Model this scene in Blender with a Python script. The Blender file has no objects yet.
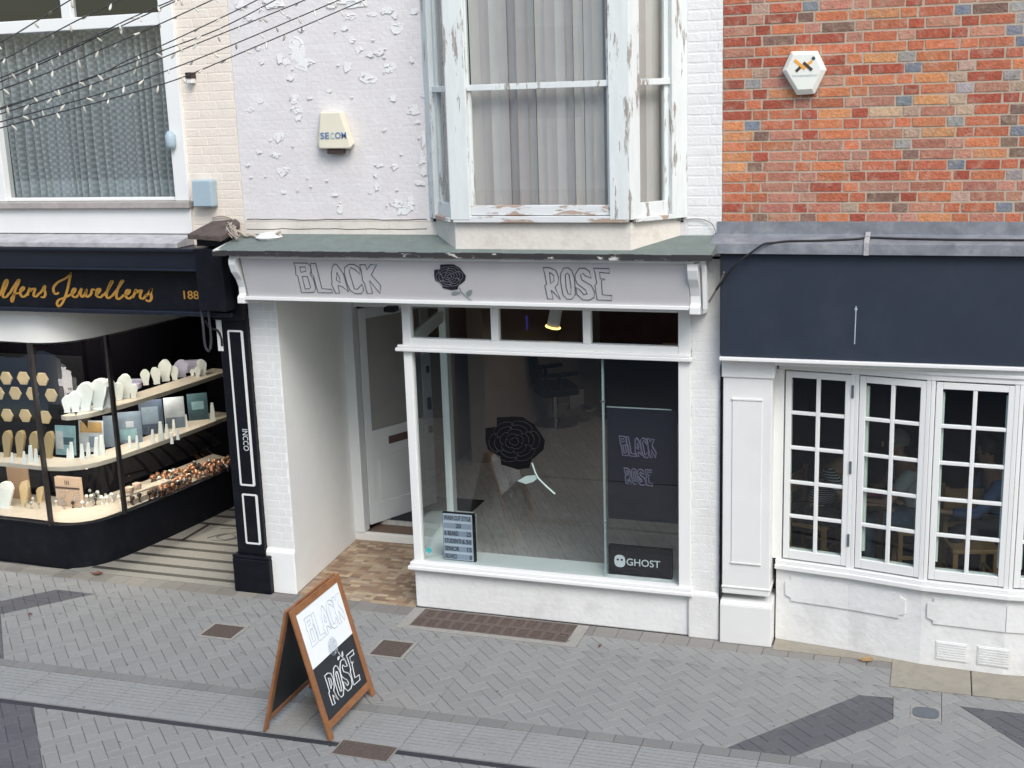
import bpy, bmesh, math, random
from mathutils import Vector, Matrix
random.seed(7)
R=math.radians; PI=math.pi
scn=bpy.context.scene; COL=scn.collection

# ------------------------------------------------------------ camera
FPX=1250.0; YAW,PITCH,ROLL=0.33343483,0.22583572,-0.03277305
CAM=Vector((0,-9.5,4.378))
_f=Vector((-math.sin(YAW)*math.cos(PITCH),math.cos(YAW)*math.cos(PITCH),-math.sin(PITCH)))
_r=Vector((math.cos(YAW),math.sin(YAW),0)); _u=_r.cross(_f)
CR=_r*math.cos(ROLL)+_u*math.sin(ROLL); CU=_u*math.cos(ROLL)-_r*math.sin(ROLL)
cd=bpy.data.cameras.new('camera'); cam=bpy.data.objects.new('camera',cd); COL.objects.link(cam)
M=Matrix((CR,CU,-_f)).transposed().to_4x4(); M.translation=CAM; cam.matrix_world=M
cd.sensor_width=36; cd.lens=36*FPX/1024; cd.clip_end=500; cd.clip_start=.05
scn.camera=cam
def _ray(px,py): return CR*((px-512)/FPX)-CU*((py-384)/FPX)+_f
def at(px,py,y=0.0):
    d=_ray(px,py); return CAM+d*((y-CAM.y)/d.y)
def grd(px,py,z=0.0):
    d=_ray(px,py); return CAM+d*((z-CAM.z)/d.z)

# ------------------------------------------------------------ materials
def mat(name,col,rough=.6,var=.12,scale=6,bump=0.0,bscale=60,metal=0,attr=False,dirt=None,dscale=2.0,damt=.5,emit=None,estr=1,spec=None):
    m=bpy.data.materials.new(name); m.use_nodes=True; nt=m.node_tree; N=nt.nodes; L=nt.links
    b=N['Principled BSDF']; b.inputs['Roughness'].default_value=rough; b.inputs['Metallic'].default_value=metal
    if spec is not None: b.inputs['Specular IOR Level'].default_value=spec
    tc=N.new('ShaderNodeTexCoord')
    if attr:
        a=N.new('ShaderNodeAttribute'); a.attribute_name='Col'; src=a.outputs['Color']
    else:
        c=N.new('ShaderNodeRGB'); c.outputs[0].default_value=(*col,1); src=c.outputs[0]
    if var>0:
        n=N.new('ShaderNodeTexNoise'); n.inputs['Scale'].default_value=scale; n.inputs['Detail'].default_value=6; n.inputs['Roughness'].default_value=.65
        L.new(tc.outputs['Object'],n.inputs['Vector'])
        mr=N.new('ShaderNodeMapRange'); mr.inputs['From Min'].default_value=.25; mr.inputs['From Max'].default_value=.75
        mr.inputs['To Min'].default_value=1-var; mr.inputs['To Max'].default_value=1+var
        L.new(n.outputs['Fac'],mr.inputs['Value'])
        mx=N.new('ShaderNodeVectorMath'); mx.operation='SCALE'; L.new(src,mx.inputs[0]); L.new(mr.outputs[0],mx.inputs['Scale']); src=mx.outputs[0]
    if dirt:
        n2=N.new('ShaderNodeTexNoise'); n2.inputs['Scale'].default_value=dscale; n2.inputs['Detail'].default_value=8; n2.inputs['Roughness'].default_value=.7
        L.new(tc.outputs['Object'],n2.inputs['Vector'])
        r2=N.new('ShaderNodeMapRange'); r2.inputs['From Min'].default_value=.5; r2.inputs['From Max'].default_value=.72; r2.inputs['To Max'].default_value=damt
        L.new(n2.outputs['Fac'],r2.inputs['Value'])
        m2=N.new('ShaderNodeMix'); m2.data_type='RGBA'; L.new(r2.outputs[0],m2.inputs['Factor']); L.new(src,m2.inputs['A']); m2.inputs['B'].default_value=(*dirt,1); src=m2.outputs['Result']
    L.new(src,b.inputs['Base Color'])
    if bump>0:
        n3=N.new('ShaderNodeTexNoise'); n3.inputs['Scale'].default_value=bscale; n3.inputs['Detail'].default_value=5
        L.new(tc.outputs['Object'],n3.inputs['Vector'])
        bp=N.new('ShaderNodeBump'); bp.inputs['Strength'].default_value=bump; bp.inputs['Distance'].default_value=.01
        L.new(n3.outputs['Fac'],bp.inputs['Height']); L.new(bp.outputs[0],b.inputs['Normal'])
    if emit:
        b.inputs['Emission Color'].default_value=(*emit,1); b.inputs['Emission Strength'].default_value=estr
    return m
def glass(name,tint=(.9,.95,.93),gain=1.6,rough=0.0):
    m=bpy.data.materials.new(name); m.use_nodes=True; nt=m.node_tree; N=nt.nodes; L=nt.links
    N.remove(N['Principled BSDF']); o=N['Material Output']
    t=N.new('ShaderNodeBsdfTransparent'); t.inputs[0].default_value=(*tint,1)
    g=N.new('ShaderNodeBsdfGlossy'); g.inputs['Roughness'].default_value=rough; g.inputs[0].default_value=(1,1,1,1)
    fr=N.new('ShaderNodeFresnel'); fr.inputs[0].default_value=1.5
    mu=N.new('ShaderNodeMath'); mu.operation='MULTIPLY'; mu.use_clamp=True; mu.inputs[1].default_value=gain
    ge=N.new('ShaderNodeNewGeometry'); inv=N.new('ShaderNodeMath'); inv.operation='SUBTRACT'; inv.inputs[0].default_value=1; L.new(ge.outputs['Backfacing'],inv.inputs[1])
    m3=N.new('ShaderNodeMath'); m3.operation='MULTIPLY'; L.new(fr.outputs[0],m3.inputs[0]); L.new(inv.outputs[0],m3.inputs[1])
    L.new(m3.outputs[0],mu.inputs[0]); x=N.new('ShaderNodeMixShader')
    L.new(mu.outputs[0],x.inputs[0]); L.new(t.outputs[0],x.inputs[1]); L.new(g.outputs[0],x.inputs[2]); L.new(x.outputs[0],o.inputs['Surface'])
    return m
def peel_mat(name,paint,under,thr=.62,scale=9,stretch=(1,1,.25),rough=.55):
    """paint with weathered streaks that show the wood beneath"""
    m=bpy.data.materials.new(name); m.use_nodes=True; nt=m.node_tree; N=nt.nodes; L=nt.links; b=N['Principled BSDF']
    b.inputs['Roughness'].default_value=rough
    tc=N.new('ShaderNodeTexCoord'); mp=N.new('ShaderNodeMapping'); mp.inputs['Scale'].default_value=stretch; L.new(tc.outputs['Object'],mp.inputs[0])
    n=N.new('ShaderNodeTexNoise'); n.inputs['Scale'].default_value=scale; n.inputs['Detail'].default_value=9; n.inputs['Roughness'].default_value=.72; L.new(mp.outputs[0],n.inputs['Vector'])
    nl=N.new('ShaderNodeTexNoise'); nl.inputs['Scale'].default_value=2.2; nl.inputs['Detail'].default_value=2; L.new(tc.outputs['Object'],nl.inputs['Vector'])
    ad=N.new('ShaderNodeMath'); ad.operation='MULTIPLY_ADD'; L.new(nl.outputs['Fac'],ad.inputs[0]); ad.inputs[1].default_value=.35; L.new(n.outputs['Fac'],ad.inputs[2])
    r=N.new('ShaderNodeMapRange'); r.inputs['From Min'].default_value=thr+.17; r.inputs['From Max'].default_value=thr+.2; L.new(ad.outputs[0],r.inputs['Value'])
    mx=N.new('ShaderNodeMix'); mx.data_type='RGBA'; L.new(r.outputs[0],mx.inputs['Factor'])
    pn=N.new('ShaderNodeMapRange'); pn.inputs['From Min'].default_value=.3; pn.inputs['From Max'].default_value=.7; pn.inputs['To Min'].default_value=.88; pn.inputs['To Max'].default_value=1.05; L.new(n.outputs['Fac'],pn.inputs['Value'])
    sc=N.new('ShaderNodeVectorMath'); sc.operation='SCALE'; sc.inputs[0].default_value=paint; L.new(pn.outputs[0],sc.inputs['Scale'])
    L.new(sc.outputs[0],mx.inputs['A']); mx.inputs['B'].default_value=(*under,1); L.new(mx.outputs['Result'],b.inputs['Base Color'])
    bp=N.new('ShaderNodeBump'); bp.inputs['Strength'].default_value=.6; bp.inputs['Distance'].default_value=.004; bp.invert=True; L.new(r.outputs[0],bp.inputs['Height']); L.new(bp.outputs[0],b.inputs['Normal'])
    return m

W=mat('white_paint',(.745,.75,.735),.45,.03,3,.08,25,dirt=(.55,.54,.50),dscale=1.4,damt=.22)
WB=mat('white_painted_brick',(.735,.74,.725),.6,.06,8,.35,45,dirt=(.5,.48,.45),dscale=1.7,damt=.25)
WG=mat('satin_white_trim',(.775,.785,.77),.3,.02,3,0,dirt=(.6,.6,.58),dscale=3,damt=.15)
WR=mat('white_render',(.745,.755,.745),.7,.05,4,.4,24,dirt=(.45,.44,.41),dscale=3.4,damt=.4)
GREYP=mat('pale_lilac_paint',(.685,.655,.65),.7,.05,5,.45,28,dirt=(.74,.73,.73),dscale=4,damt=.8)
CREAM=mat('cream_paint',(.755,.685,.60),.65,.05,6,.4,40,dirt=(.62,.52,.42),dscale=2.6,damt=.35)
CREAM2=mat('old_cream_render',(.68,.64,.58),.75,.08,4,.4,30,dirt=(.45,.38,.30),dscale=5,damt=.5)
FLAKE=mat('bare_white_plaster',(.77,.765,.75),.8,.05,20,.3,60)
SASH=peel_mat('flaking_sash_paint',(.70,.735,.72),(.33,.29,.26),.585,9,(1.6,1.6,.22))
SILLP=peel_mat('flaking_sill_paint',(.70,.72,.72),(.42,.31,.24),.50,6,(.35,1.6,1.6))
FLATGREY=mat('fascia_grey_paint',(.53,.52,.53),.45,.03,2,.05,30,dirt=(.44,.44,.46),dscale=1.5,damt=.4)
NAVY=mat('navy_board',(.016,.025,.043),.6,.14,3,.05,40,dirt=(.035,.045,.062),dscale=2.2,damt=.45)
NAVYB=mat('blue_black_gloss',(.007,.010,.020),.35,.2,5,.05,30)
BLACKP=mat('black_paint',(.005,.006,.010),.45,.25,8,.1,30,dirt=(.03,.03,.035),dscale=9,damt=.25,spec=.22)
BLK=mat('dull_black',(.005,.005,.007),.7,.2,spec=.2)
LEAD=mat('lead_flashing',(.21,.225,.25),.5,.28,7,.25,14,metal=.15,dirt=(.42,.43,.44),dscale=5,damt=.6)
LEDGE=mat('weathered_ledge',(.40,.40,.41),.7,.25,7,.3,20,dirt=(.14,.14,.15),dscale=8,damt=.6)
FELT=mat('green_roof_felt',(.15,.185,.17),.85,.16,9,.5,160,dirt=(.20,.22,.20),dscale=14,damt=.5)
DRIP=peel_mat('rotten_drip_edge',(.030,.028,.030),(.5,.48,.45),.60,14,(.5,1,1),.8)
ROT=mat('rotten_wood',(.085,.065,.058),.85,.35,12,.8,40)
ROPE=mat('frayed_cord',(.42,.36,.30),.85,.25,40)
BRICK=mat('brick_face',(1,1,1),.9,.30,24,.8,55,attr=True,dirt=(.46,.37,.28),dscale=11,damt=.6)
MORT=mat('lime_mortar',(.44,.365,.285),.95,.15,40,.6,120)
PAVE=mat('concrete_paver',(1,1,1),.8,.13,55,.3,180,attr=True,dirt=(.24,.235,.22),dscale=1.3,damt=.3)
JOINT=mat('sand_joint',(.12,.118,.11),.95,.25,30)
GROUND=mat('far_paving',(.19,.19,.19),.85,.15,8)
SLAB=mat('ribbed_slab',(.275,.28,.275),.8,.12,40,.25,150,dirt=(.20,.20,.19),dscale=2,damt=.5)
CHAN=mat('drain_slot',(.035,.037,.045),.6,.2,20)
STONE=mat('sandy_stone',(.29,.265,.215),.85,.2,10,.4,70,dirt=(.22,.20,.17),dscale=5,damt=.6)
CONC=mat('pale_concrete',(.29,.28,.255),.9,.15,20,.3,90)
RUST=mat('rusty_iron',(.11,.082,.070),.8,.3,45,.5,120)
IRON=mat('grey_iron',(.13,.15,.17),.5,.2,30,.2,80,metal=.3)
TILE=mat('quarry_tile',(1,1,1),.55,.15,30,.1,80,attr=True)
STRIPE=mat('cream_terrazzo',(.27,.26,.225),.5,.12,30,.1,80)
STRIPED=mat('dark_terrazzo',(.055,.052,.045),.5,.2,30)
GOLD=mat('gold_leaf',(.52,.27,.05),.45,.12,20,metal=.25)
WOODF=mat('varnished_wood',(.27,.115,.045),.38,.28,14,.15,60)
CHALKB=mat('chalk_black',(.018,.022,.028),.55,.25,5)
WHITEP=mat('white_panel',(.84,.88,.90),.4,.03,4)
INKG=mat('grey_ink',(.10,.10,.12),.6,.05); INKP=mat('faded_ink',(.42,.48,.53),.6,.05)
INKW=mat('chalk_white',(.62,.66,.68),.7,.05); INKD=mat('dim_lilac_letter',(.11,.10,.16),.6,.05)
LAMI=mat('oak_shelf',(.56,.49,.40),.45,.10,10,.05,60)
PVC=mat('aged_cream_plastic',(.76,.71,.57),.4,.04,5); PVCW=mat('ivory_plastic',(.76,.77,.70),.35,.03,5)
PBLUE=mat('pale_blue_plastic',(.36,.46,.52),.5,.06,8,dirt=(.3,.35,.38),dscale=6,damt=.4)
CABLE=mat('black_cable',(.012,.012,.014),.6,.1); GREYC=mat('grey_cable',(.22,.2,.2),.6,.1)
BULB=mat('frosted_bulb',(.62,.60,.52),.3,.05)
BLUE1=mat('logo_blue',(.12,.22,.42),.5,.02); TEAL1=mat('logo_teal',(.35,.62,.60),.5,.02)
ORNG=mat('logo_orange',(.80,.36,.05),.5,.02); DBRN=mat('logo_brown',(.06,.035,.03),.5,.02)
BLIND=mat('blind_fabric',(.82,.765,.735),.9,.05,8,.1,200); BLIND2=mat('blind_fabric_pink',(.70,.63,.62),.9,.05,8,.1,200)
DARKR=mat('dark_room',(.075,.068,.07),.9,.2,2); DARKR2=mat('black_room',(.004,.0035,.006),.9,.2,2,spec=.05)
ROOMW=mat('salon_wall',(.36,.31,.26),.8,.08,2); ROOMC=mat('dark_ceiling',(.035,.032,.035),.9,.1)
MINT=mat('mint_trim',(.74,.79,.77),.4,.04,3); EDGE=mat('glass_edge',(.34,.40,.40),.25,.02)
GREYDOOR=mat('door_paint',(.70,.73,.74),.4,.03,3); DOORMAT=mat('door_mat',(.02,.022,.026),.95,.2,60,.5,200)
CHROME=mat('chrome',(.6,.6,.62),.2,0,metal=1); GLASS=glass('window_glass'); GLASSU=glass('old_window_glass',(.86,.88,.88),1.8); GLASSD=glass('display_glass',(.93,.95,.95),.9)
GLASSS=glass('shop_glass',(.92,.95,.95),1.9); DGLASS=mat('frosted_grey_glass',(.34,.33,.32),.35,.08,2)
RED=mat('red_cloth',(.25,.02,.03),.8,.1); TAN=mat('tan_card',(.40,.26,.16),.7,.1); WOODD=mat('dark_table',(.05,.028,.018),.4,.3,10)
WOODL=mat('blond_wood',(.38,.22,.10),.5,.2,12); GOLDC=mat('copper_metal',(.48,.25,.14),.35,.3,30,metal=.6); SILV=mat('silver_metal',(.45,.45,.44),.3,.2,20,metal=.7)
VELV=mat('white_display_leather',(.74,.77,.74),.6,.05,10); LILAC=mat('lilac_display_leather',(.46,.44,.58),.6,.05,10); BUFF=mat('buff_display_leather',(.55,.43,.25),.7,.08,12); OCHRE=mat('ochre_display_leather',(.33,.245,.12),.7,.12,12)
MESHG=mat('dark_bronze',(.05,.035,.03),.4,.3,20,metal=.4)
STONER=mat('old_red_brick_chunk',(.22,.07,.04),.9,.3,20,.5,60)
LEAFM=mat('dead_leaf',(.34,.22,.10),.8,.3,30); LEAFR=mat('brown_leaf',(.16,.07,.045),.8,.3,30)
def planks(name,c1,c2,sx,sy):
    m=bpy.data.materials.new(name); m.use_nodes=True; nt=m.node_tree; N=nt.nodes; L=nt.links; b=N['Principled BSDF']; b.inputs['Roughness'].default_value=.42
    tc=N.new('ShaderNodeTexCoord'); mp=N.new('ShaderNodeMapping'); mp.inputs['Rotation'].default_value=(0,0,R(62)); L.new(tc.outputs['Object'],mp.inputs[0])
    br=N.new('ShaderNodeTexBrick'); br.inputs['Color1'].default_value=(*c1,1); br.inputs['Color2'].default_value=(*c2,1); br.inputs['Mortar'].default_value=tuple(c*.55 for c in c2)+(1,)
    br.inputs['Scale'].default_value=1; br.inputs['Brick Width'].default_value=sx; br.inputs['Row Height'].default_value=sy; br.inputs['Mortar Size'].default_value=.002
    L.new(mp.outputs[0],br.inputs['Vector'])
    n=N.new('ShaderNodeTexNoise'); n.inputs['Scale'].default_value=6; n.inputs['Detail'].default_value=8; mp2=N.new('ShaderNodeMapping'); mp2.inputs['Scale'].default_value=(1,9,1); L.new(mp.outputs[0],mp2.inputs[0]); L.new(mp2.outputs[0],n.inputs['Vector'])
    sc=N.new('ShaderNodeVectorMath'); sc.operation='SCALE'; r=N.new('ShaderNodeMapRange'); r.inputs['From Min'].default_value=.3; r.inputs['From Max'].default_value=.7; r.inputs['To Min'].default_value=.8; r.inputs['To Max'].default_value=1.15
    L.new(n.outputs['Fac'],r.inputs['Value']); L.new(br.outputs['Color'],sc.inputs[0]); L.new(r.outputs[0],sc.inputs['Scale']); L.new(sc.outputs[0],b.inputs['Base Color']); return m
PLANK=planks('grey_plank_floor',(.55,.54,.525),(.48,.47,.455),1.2,.15)
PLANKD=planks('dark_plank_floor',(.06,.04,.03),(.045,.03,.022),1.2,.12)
def lace():
    m=bpy.data.materials.new('lace_net'); m.use_nodes=True; nt=m.node_tree; N=nt.nodes; L=nt.links; b=N['Principled BSDF']; o=N['Material Output']
    b.inputs['Base Color'].default_value=(.52,.57,.61,1); b.inputs['Roughness'].default_value=.9
    uv=N.new('ShaderNodeUVMap'); 
    v=N.new('ShaderNodeTexVoronoi'); v.inputs['Scale'].default_value=25; v.inputs['Randomness'].default_value=.12; mp=N.new('ShaderNodeMapping'); mp.inputs['Rotation'].default_value=(0,0,R(45)); L.new(uv.outputs[0],mp.inputs[0]); L.new(mp.outputs[0],v.inputs['Vector'])
    r=N.new('ShaderNodeMapRange'); r.inputs['From Min'].default_value=.2; r.inputs['From Max'].default_value=.5; r.inputs['To Min'].default_value=.88; r.inputs['To Max'].default_value=.55; L.new(v.outputs['Distance'],r.inputs['Value'])
    # denser plain border along the hem
    sep=N.new('ShaderNodeSeparateXYZ'); L.new(uv.outputs[0],sep.inputs[0])
    h=N.new('ShaderNodeMapRange'); h.inputs['From Min'].default_value=.17; h.inputs['From Max'].default_value=.15; h.inputs['To Max'].default_value=.25; L.new(sep.outputs['Y'],h.inputs['Value'])
    ad=N.new('ShaderNodeMath'); ad.use_clamp=True; L.new(r.outputs[0],ad.inputs[0]); L.new(h.outputs[0],ad.inputs[1])
    t=N.new('ShaderNodeBsdfTransparent'); x=N.new('ShaderNodeMixShader'); L.new(ad.outputs[0],x.inputs[0]); L.new(t.outputs[0],x.inputs[1]); L.new(b.outputs[0],x.inputs[2]); L.new(x.outputs[0],o.inputs['Surface'])
    return m
LACE=lace()
def stripes():
    m=bpy.data.materials.new('striped_shirt'); m.use_nodes=True; nt=m.node_tree; N=nt.nodes; L=nt.links; b=N['Principled BSDF']; b.inputs['Roughness'].default_value=.9
    tc=N.new('ShaderNodeTexCoord'); w=N.new('ShaderNodeTexWave'); w.wave_type='BANDS'; w.bands_direction='Z'; w.inputs['Scale'].default_value=14; L.new(tc.outputs['Object'],w.inputs['Vector'])
    r=N.new('ShaderNodeMapRange'); r.inputs['From Min'].default_value=.45; r.inputs['From Max'].default_value=.6; L.new(w.outputs['Fac'],r.inputs['Value'])
    mx=N.new('ShaderNodeMix'); mx.data_type='RGBA'; mx.inputs['A'].default_value=(.55,.56,.6,1); mx.inputs['B'].default_value=(.05,.055,.09,1); L.new(r.outputs[0],mx.inputs['Factor']); L.new(mx.outputs['Result'],b.inputs['Base Color']); return m
STRIPESHIRT=stripes()

# ------------------------------------------------------------ mesh builder
class MB:
    def __init__(s): s.v=[]; s.f=[]; s.c=[]; s.col=(1,1,1); s.uv=None
    def add(s,vs,fs,col=None):
        o=len(s.v); s.v+= [tuple(p) for p in vs]
        for f in fs: s.f.append([i+o for i in f]); s.c.append(col or s.col)
    def box(s,x0,x1,y0,y1,z0,z1,col=None):
        x0,x1=min(x0,x1),max(x0,x1); y0,y1=min(y0,y1),max(y0,y1); z0,z1=min(z0,z1),max(z0,z1)
        s.add([(x0,y0,z0),(x1,y0,z0),(x1,y1,z0),(x0,y1,z0),(x0,y0,z1),(x1,y0,z1),(x1,y1,z1),(x0,y1,z1)],
              [(0,3,2,1),(4,5,6,7),(0,1,5,4),(1,2,6,5),(2,3,7,6),(3,0,4,7)],col); return s
    def obox(s,c,U,V,N,a,b,d,col=None):
        """box centred at c with half extents a,b,d along U,V,N"""
        c=Vector(c); P=[]
        for k in(-1,1):
            for i,j in((-1,-1),(1,-1),(1,1),(-1,1)): P.append(c+U*a*i+V*b*j+N*d*k)
        s.add(P,[(0,3,2,1),(4,5,6,7),(0,1,5,4),(1,2,6,5),(2,3,7,6),(3,0,4,7)],col); return s
    def prism(s,pts,ext,col=None):
        """polygon pts (3D) extruded by vector ext"""
        n=len(pts); pts=[Vector(p) for p in pts]; e=Vector(ext)
        s.add(pts+[p+e for p in pts],[list(range(n))[::-1],list(range(n,2*n))]+[(i,(i+1)%n,n+(i+1)%n,n+i) for i in range(n)],col); return s
    def band(s,plan,z0,z1,t,col=None):
        """vertical wall following an xy polyline, thickness t to its left normal"""
        q=offset(plan,t)
        for i in range(len(plan)-1):
            a,b=plan[i],plan[i+1]; c,d=q[i+1],q[i]
            s.add([(*a,z0),(*b,z0),(*c,z0),(*d,z0),(*a,z1),(*b,z1),(*c,z1),(*d,z1)],
                  [(0,3,2,1),(4,5,6,7),(0,1,5,4),(2,3,7,6)]+([(3,0,4,7)] if i==0 else [])+([(1,2,6,5)] if i==len(plan)-2 else []),col)
        return s
    def tube(s,path,r,n=6,col=None,cap=True):
        path=[Vector(p) for p in path]; rr=r if isinstance(r,(list,tuple)) else [r]*len(path); o=[]; vs=[]
        for i,p in enumerate(path):
            t=(path[min(i+1,len(path)-1)]-path[max(i-1,0)]).normalized()
            a=Vector((0,0,1)) if abs(t.z)<.9 else Vector((1,0,0)); u=t.cross(a).normalized(); w=t.cross(u)
            vs+=[p+(u*math.cos(2*PI*k/n)+w*math.sin(2*PI*k/n))*rr[i] for k in range(n)]
        fs=[(i*n+k,i*n+(k+1)%n,(i+1)*n+(k+1)%n,(i+1)*n+k) for i in range(len(path)-1) for k in range(n)]
        if cap: fs+=[list(range(n))[::-1],[ (len(path)-1)*n+k for k in range(n)]]
        s.add(vs,fs,col); return s
    def lathe(s,c,prof,n=12,axis=Vector((0,0,1)),col=None):
        c=Vector(c); a=axis.normalized(); u=a.cross(Vector((1,0,0)) if abs(a.x)<.9 else Vector((0,1,0))).normalized(); w=a.cross(u); vs=[]
        for r,h in prof: vs+=[c+a*h+(u*math.cos(2*PI*k/n)+w*math.sin(2*PI*k/n))*r for k in range(n)]
        m=len(prof); fs=[(i*n+k,i*n+(k+1)%n,(i+1)*n+(k+1)%n,(i+1)*n+k) for i in range(m-1) for k in range(n)]+[list(range(n))[::-1],[(m-1)*n+k for k in range(n)]]
        s.add(vs,fs,col); return s
    def build(s,name,m,parent=None,bevel=0,smooth=False,fix=True):
        me=bpy.data.meshes.new(name); o0=Vector((0,0,0))
        if parent is not None:
            p=parent
            while p is not None: o0=o0+p.location; p=p.parent
        me.from_pydata([tuple(Vector(v)-o0) for v in s.v],[],s.f)
        ca=me.color_attributes.new('Col','FLOAT_COLOR','CORNER'); i=0; d=[]
        for f,c in zip(s.f,s.c): d+= [*c,1]*len(f)
        ca.data.foreach_set('color',d)
        if s.uv:
            ul=me.uv_layers.new(name='UVMap')
            for li,l in enumerate(me.loops): ul.data[li].uv=s.uv[l.vertex_index]
        if fix and not s.uv and len(s.f)<20000:
            bm=bmesh.new(); bm.from_mesh(me); bmesh.ops.recalc_face_normals(bm,faces=bm.faces); bm.to_mesh(me); bm.free()
        me.materials.append(m)
        if smooth: me.polygons.foreach_set('use_smooth',[True]*len(me.polygons))
        o=bpy.data.objects.new(name,me); COL.objects.link(o)
        if parent is not None: o.parent=parent
        if bevel:
            b=o.modifiers.new('bevel','BEVEL'); b.width=bevel; b.segments=2; b.limit_method='ANGLE'; b.angle_limit=R(40)
        return o
def offset(plan,t):
    q=[]
    for i,p in enumerate(plan):
        ns=[]
        for a,b in ((i-1,i),(i,i+1)):
            if a>=0 and b<len(plan):
                d=Vector((plan[b][0]-plan[a][0],plan[b][1]-plan[a][1])).normalized(); ns.append(Vector((-d.y,d.x)))
        n=sum(ns,Vector((0,0)))
        n.normalize(); k=1/max(.4,n.dot(ns[0])); q.append((p[0]+n.x*t*k,p[1]+n.y*t*k))
    return q
def tag(o,label=None,cat=None,group=None,kind=None):
    if label: o['label']=label
    if cat: o['category']=cat
    if group: o['group']=group
    if kind: o['kind']=kind
    return o
def thing(name,label,cat,loc=(0,0,0),group=None):
    o=bpy.data.objects.new(name,None); COL.objects.link(o); o.location=loc; o.empty_display_size=.1
    return tag(o,label,cat,group)
def kids(o): return [c for c in COL.objects if c.parent==o]
def dup(root,loc,rotz=None,label=None,scale=None):
    def cp(o,par):
        ch=kids(o); c=o.copy(); COL.objects.link(c); c.parent=par
        for k in ch: cp(k,c)
        return c
    r=cp(root,None); r.location=loc
    if rotz is not None: r.rotation_euler=(0,0,rotz)
    if scale: r.scale=(scale,)*3 if not isinstance(scale,tuple) else scale
    if label: r['label']=label
    return r
def smoothpath(P,n=5):
    P=[Vector(p) for p in P]; out=[]
    for i in range(len(P)-1):
        p0=P[max(i-1,0)];p1=P[i];p2=P[i+1];p3=P[min(i+2,len(P)-1)]
        for k in range(n):
            t=k/n; out.append(.5*((2*p1)+(p2-p0)*t+(2*p0-5*p1+4*p2-p3)*t*t+(3*p1-p0-3*p2+p3)*t**3))
    out.append(P[-1]); return out
def text(s,O,U,V,h,m,name,parent=None,width=None,ext=.0015,bold=0,center=False):
    c=bpy.data.curves.new('txt','FONT'); c.body=s; c.size=1; c.extrude=0; c.offset=bold; c.resolution_u=3
    t=bpy.data.objects.new('txt',c); COL.objects.link(t); bpy.context.view_layer.update()
    me=bpy.data.meshes.new_from_object(t.evaluated_get(bpy.context.evaluated_depsgraph_get())); 
    vs=[v.co.copy() for v in me.vertices]; fs=[list(p.vertices) for p in me.polygons]
    bpy.data.objects.remove(t); bpy.data.curves.remove(c); bpy.data.meshes.remove(me)
    x0=min(v.x for v in vs);x1=max(v.x for v in vs);y0=min(v.y for v in vs);y1=max(v.y for v in vs)
    sy=h/(y1-y0); sx=(width/(x1-x0)) if width else sy
    N=U.cross(V).normalized(); off=-(x1-x0)*sx/2 if center else 0
    b=MB(); P=[Vector(O)+U*((v.x-x0)*sx+off)+V*((v.y-y0)*sy) for v in vs]; n=len(P)
    b.add([p+N*ext for p in P],fs)
    # side walls
    ec={}
    for f in fs:
        for i in range(len(f)):
            e=(f[i],f[(i+1)%len(f)]); ec[e]=1
    sw=[(e[0],e[1]) for e in ec if (e[1],e[0]) not in ec]
    o=len(b.v); b.v+=[tuple(p) for p in P]
    for a,c2 in sw: b.f.append([a,c2,c2+o,a+o]); b.c.append((1,1,1))
    return b.build(name,m,parent,fix=False)
X1=Vector((1,0,0)); Z1=Vector((0,0,1)); Y1=Vector((0,1,0))

# ------------------------------------------------------------ polygon clipping for paving
def clip(poly,a,b):
    """keep the side left of line a->b"""
    out=[]; dx,dy=b[0]-a[0],b[1]-a[1]
    sd=lambda p: dx*(p[1]-a[1])-dy*(p[0]-a[0])
    for i in range(len(poly)):
        p,q=poly[i],poly[(i+1)%len(poly)]; sp,sq=sd(p),sd(q)
        if sp>=0: out.append(p)
        if (sp>0 and sq<0) or (sp<0 and sq>0):
            t=sp/(sp-sq); out.append((p[0]+t*(q[0]-p[0]),p[1]+t*(q[1]-p[1])))
    return out if len(out)>=3 else []
def ccw(c):
    A=sum(c[i][0]*c[(i+1)%len(c)][1]-c[(i+1)%len(c)][0]*c[i][1] for i in range(len(c)))
    return c if A>0 else c[::-1]
def area(c): return abs(sum(c[i][0]*c[(i+1)%len(c)][1]-c[(i+1)%len(c)][0]*c[i][1] for i in range(len(c))))/2
def inside(poly,cv):
    for i in range(len(cv)):
        poly=clip(poly,cv[i],cv[(i+1)%len(cv)])
        if not poly: return []
    return poly
def outside(poly,cv):
    res=[]; cur=poly
    for i in range(len(cv)):
        a,b=cv[i],cv[(i+1)%len(cv)]; o=clip(cur,b,a)
        if o and area(o)>1e-5: res.append(o)
        cur=clip(cur,a,b)
        if not cur: break
    return res
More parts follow.
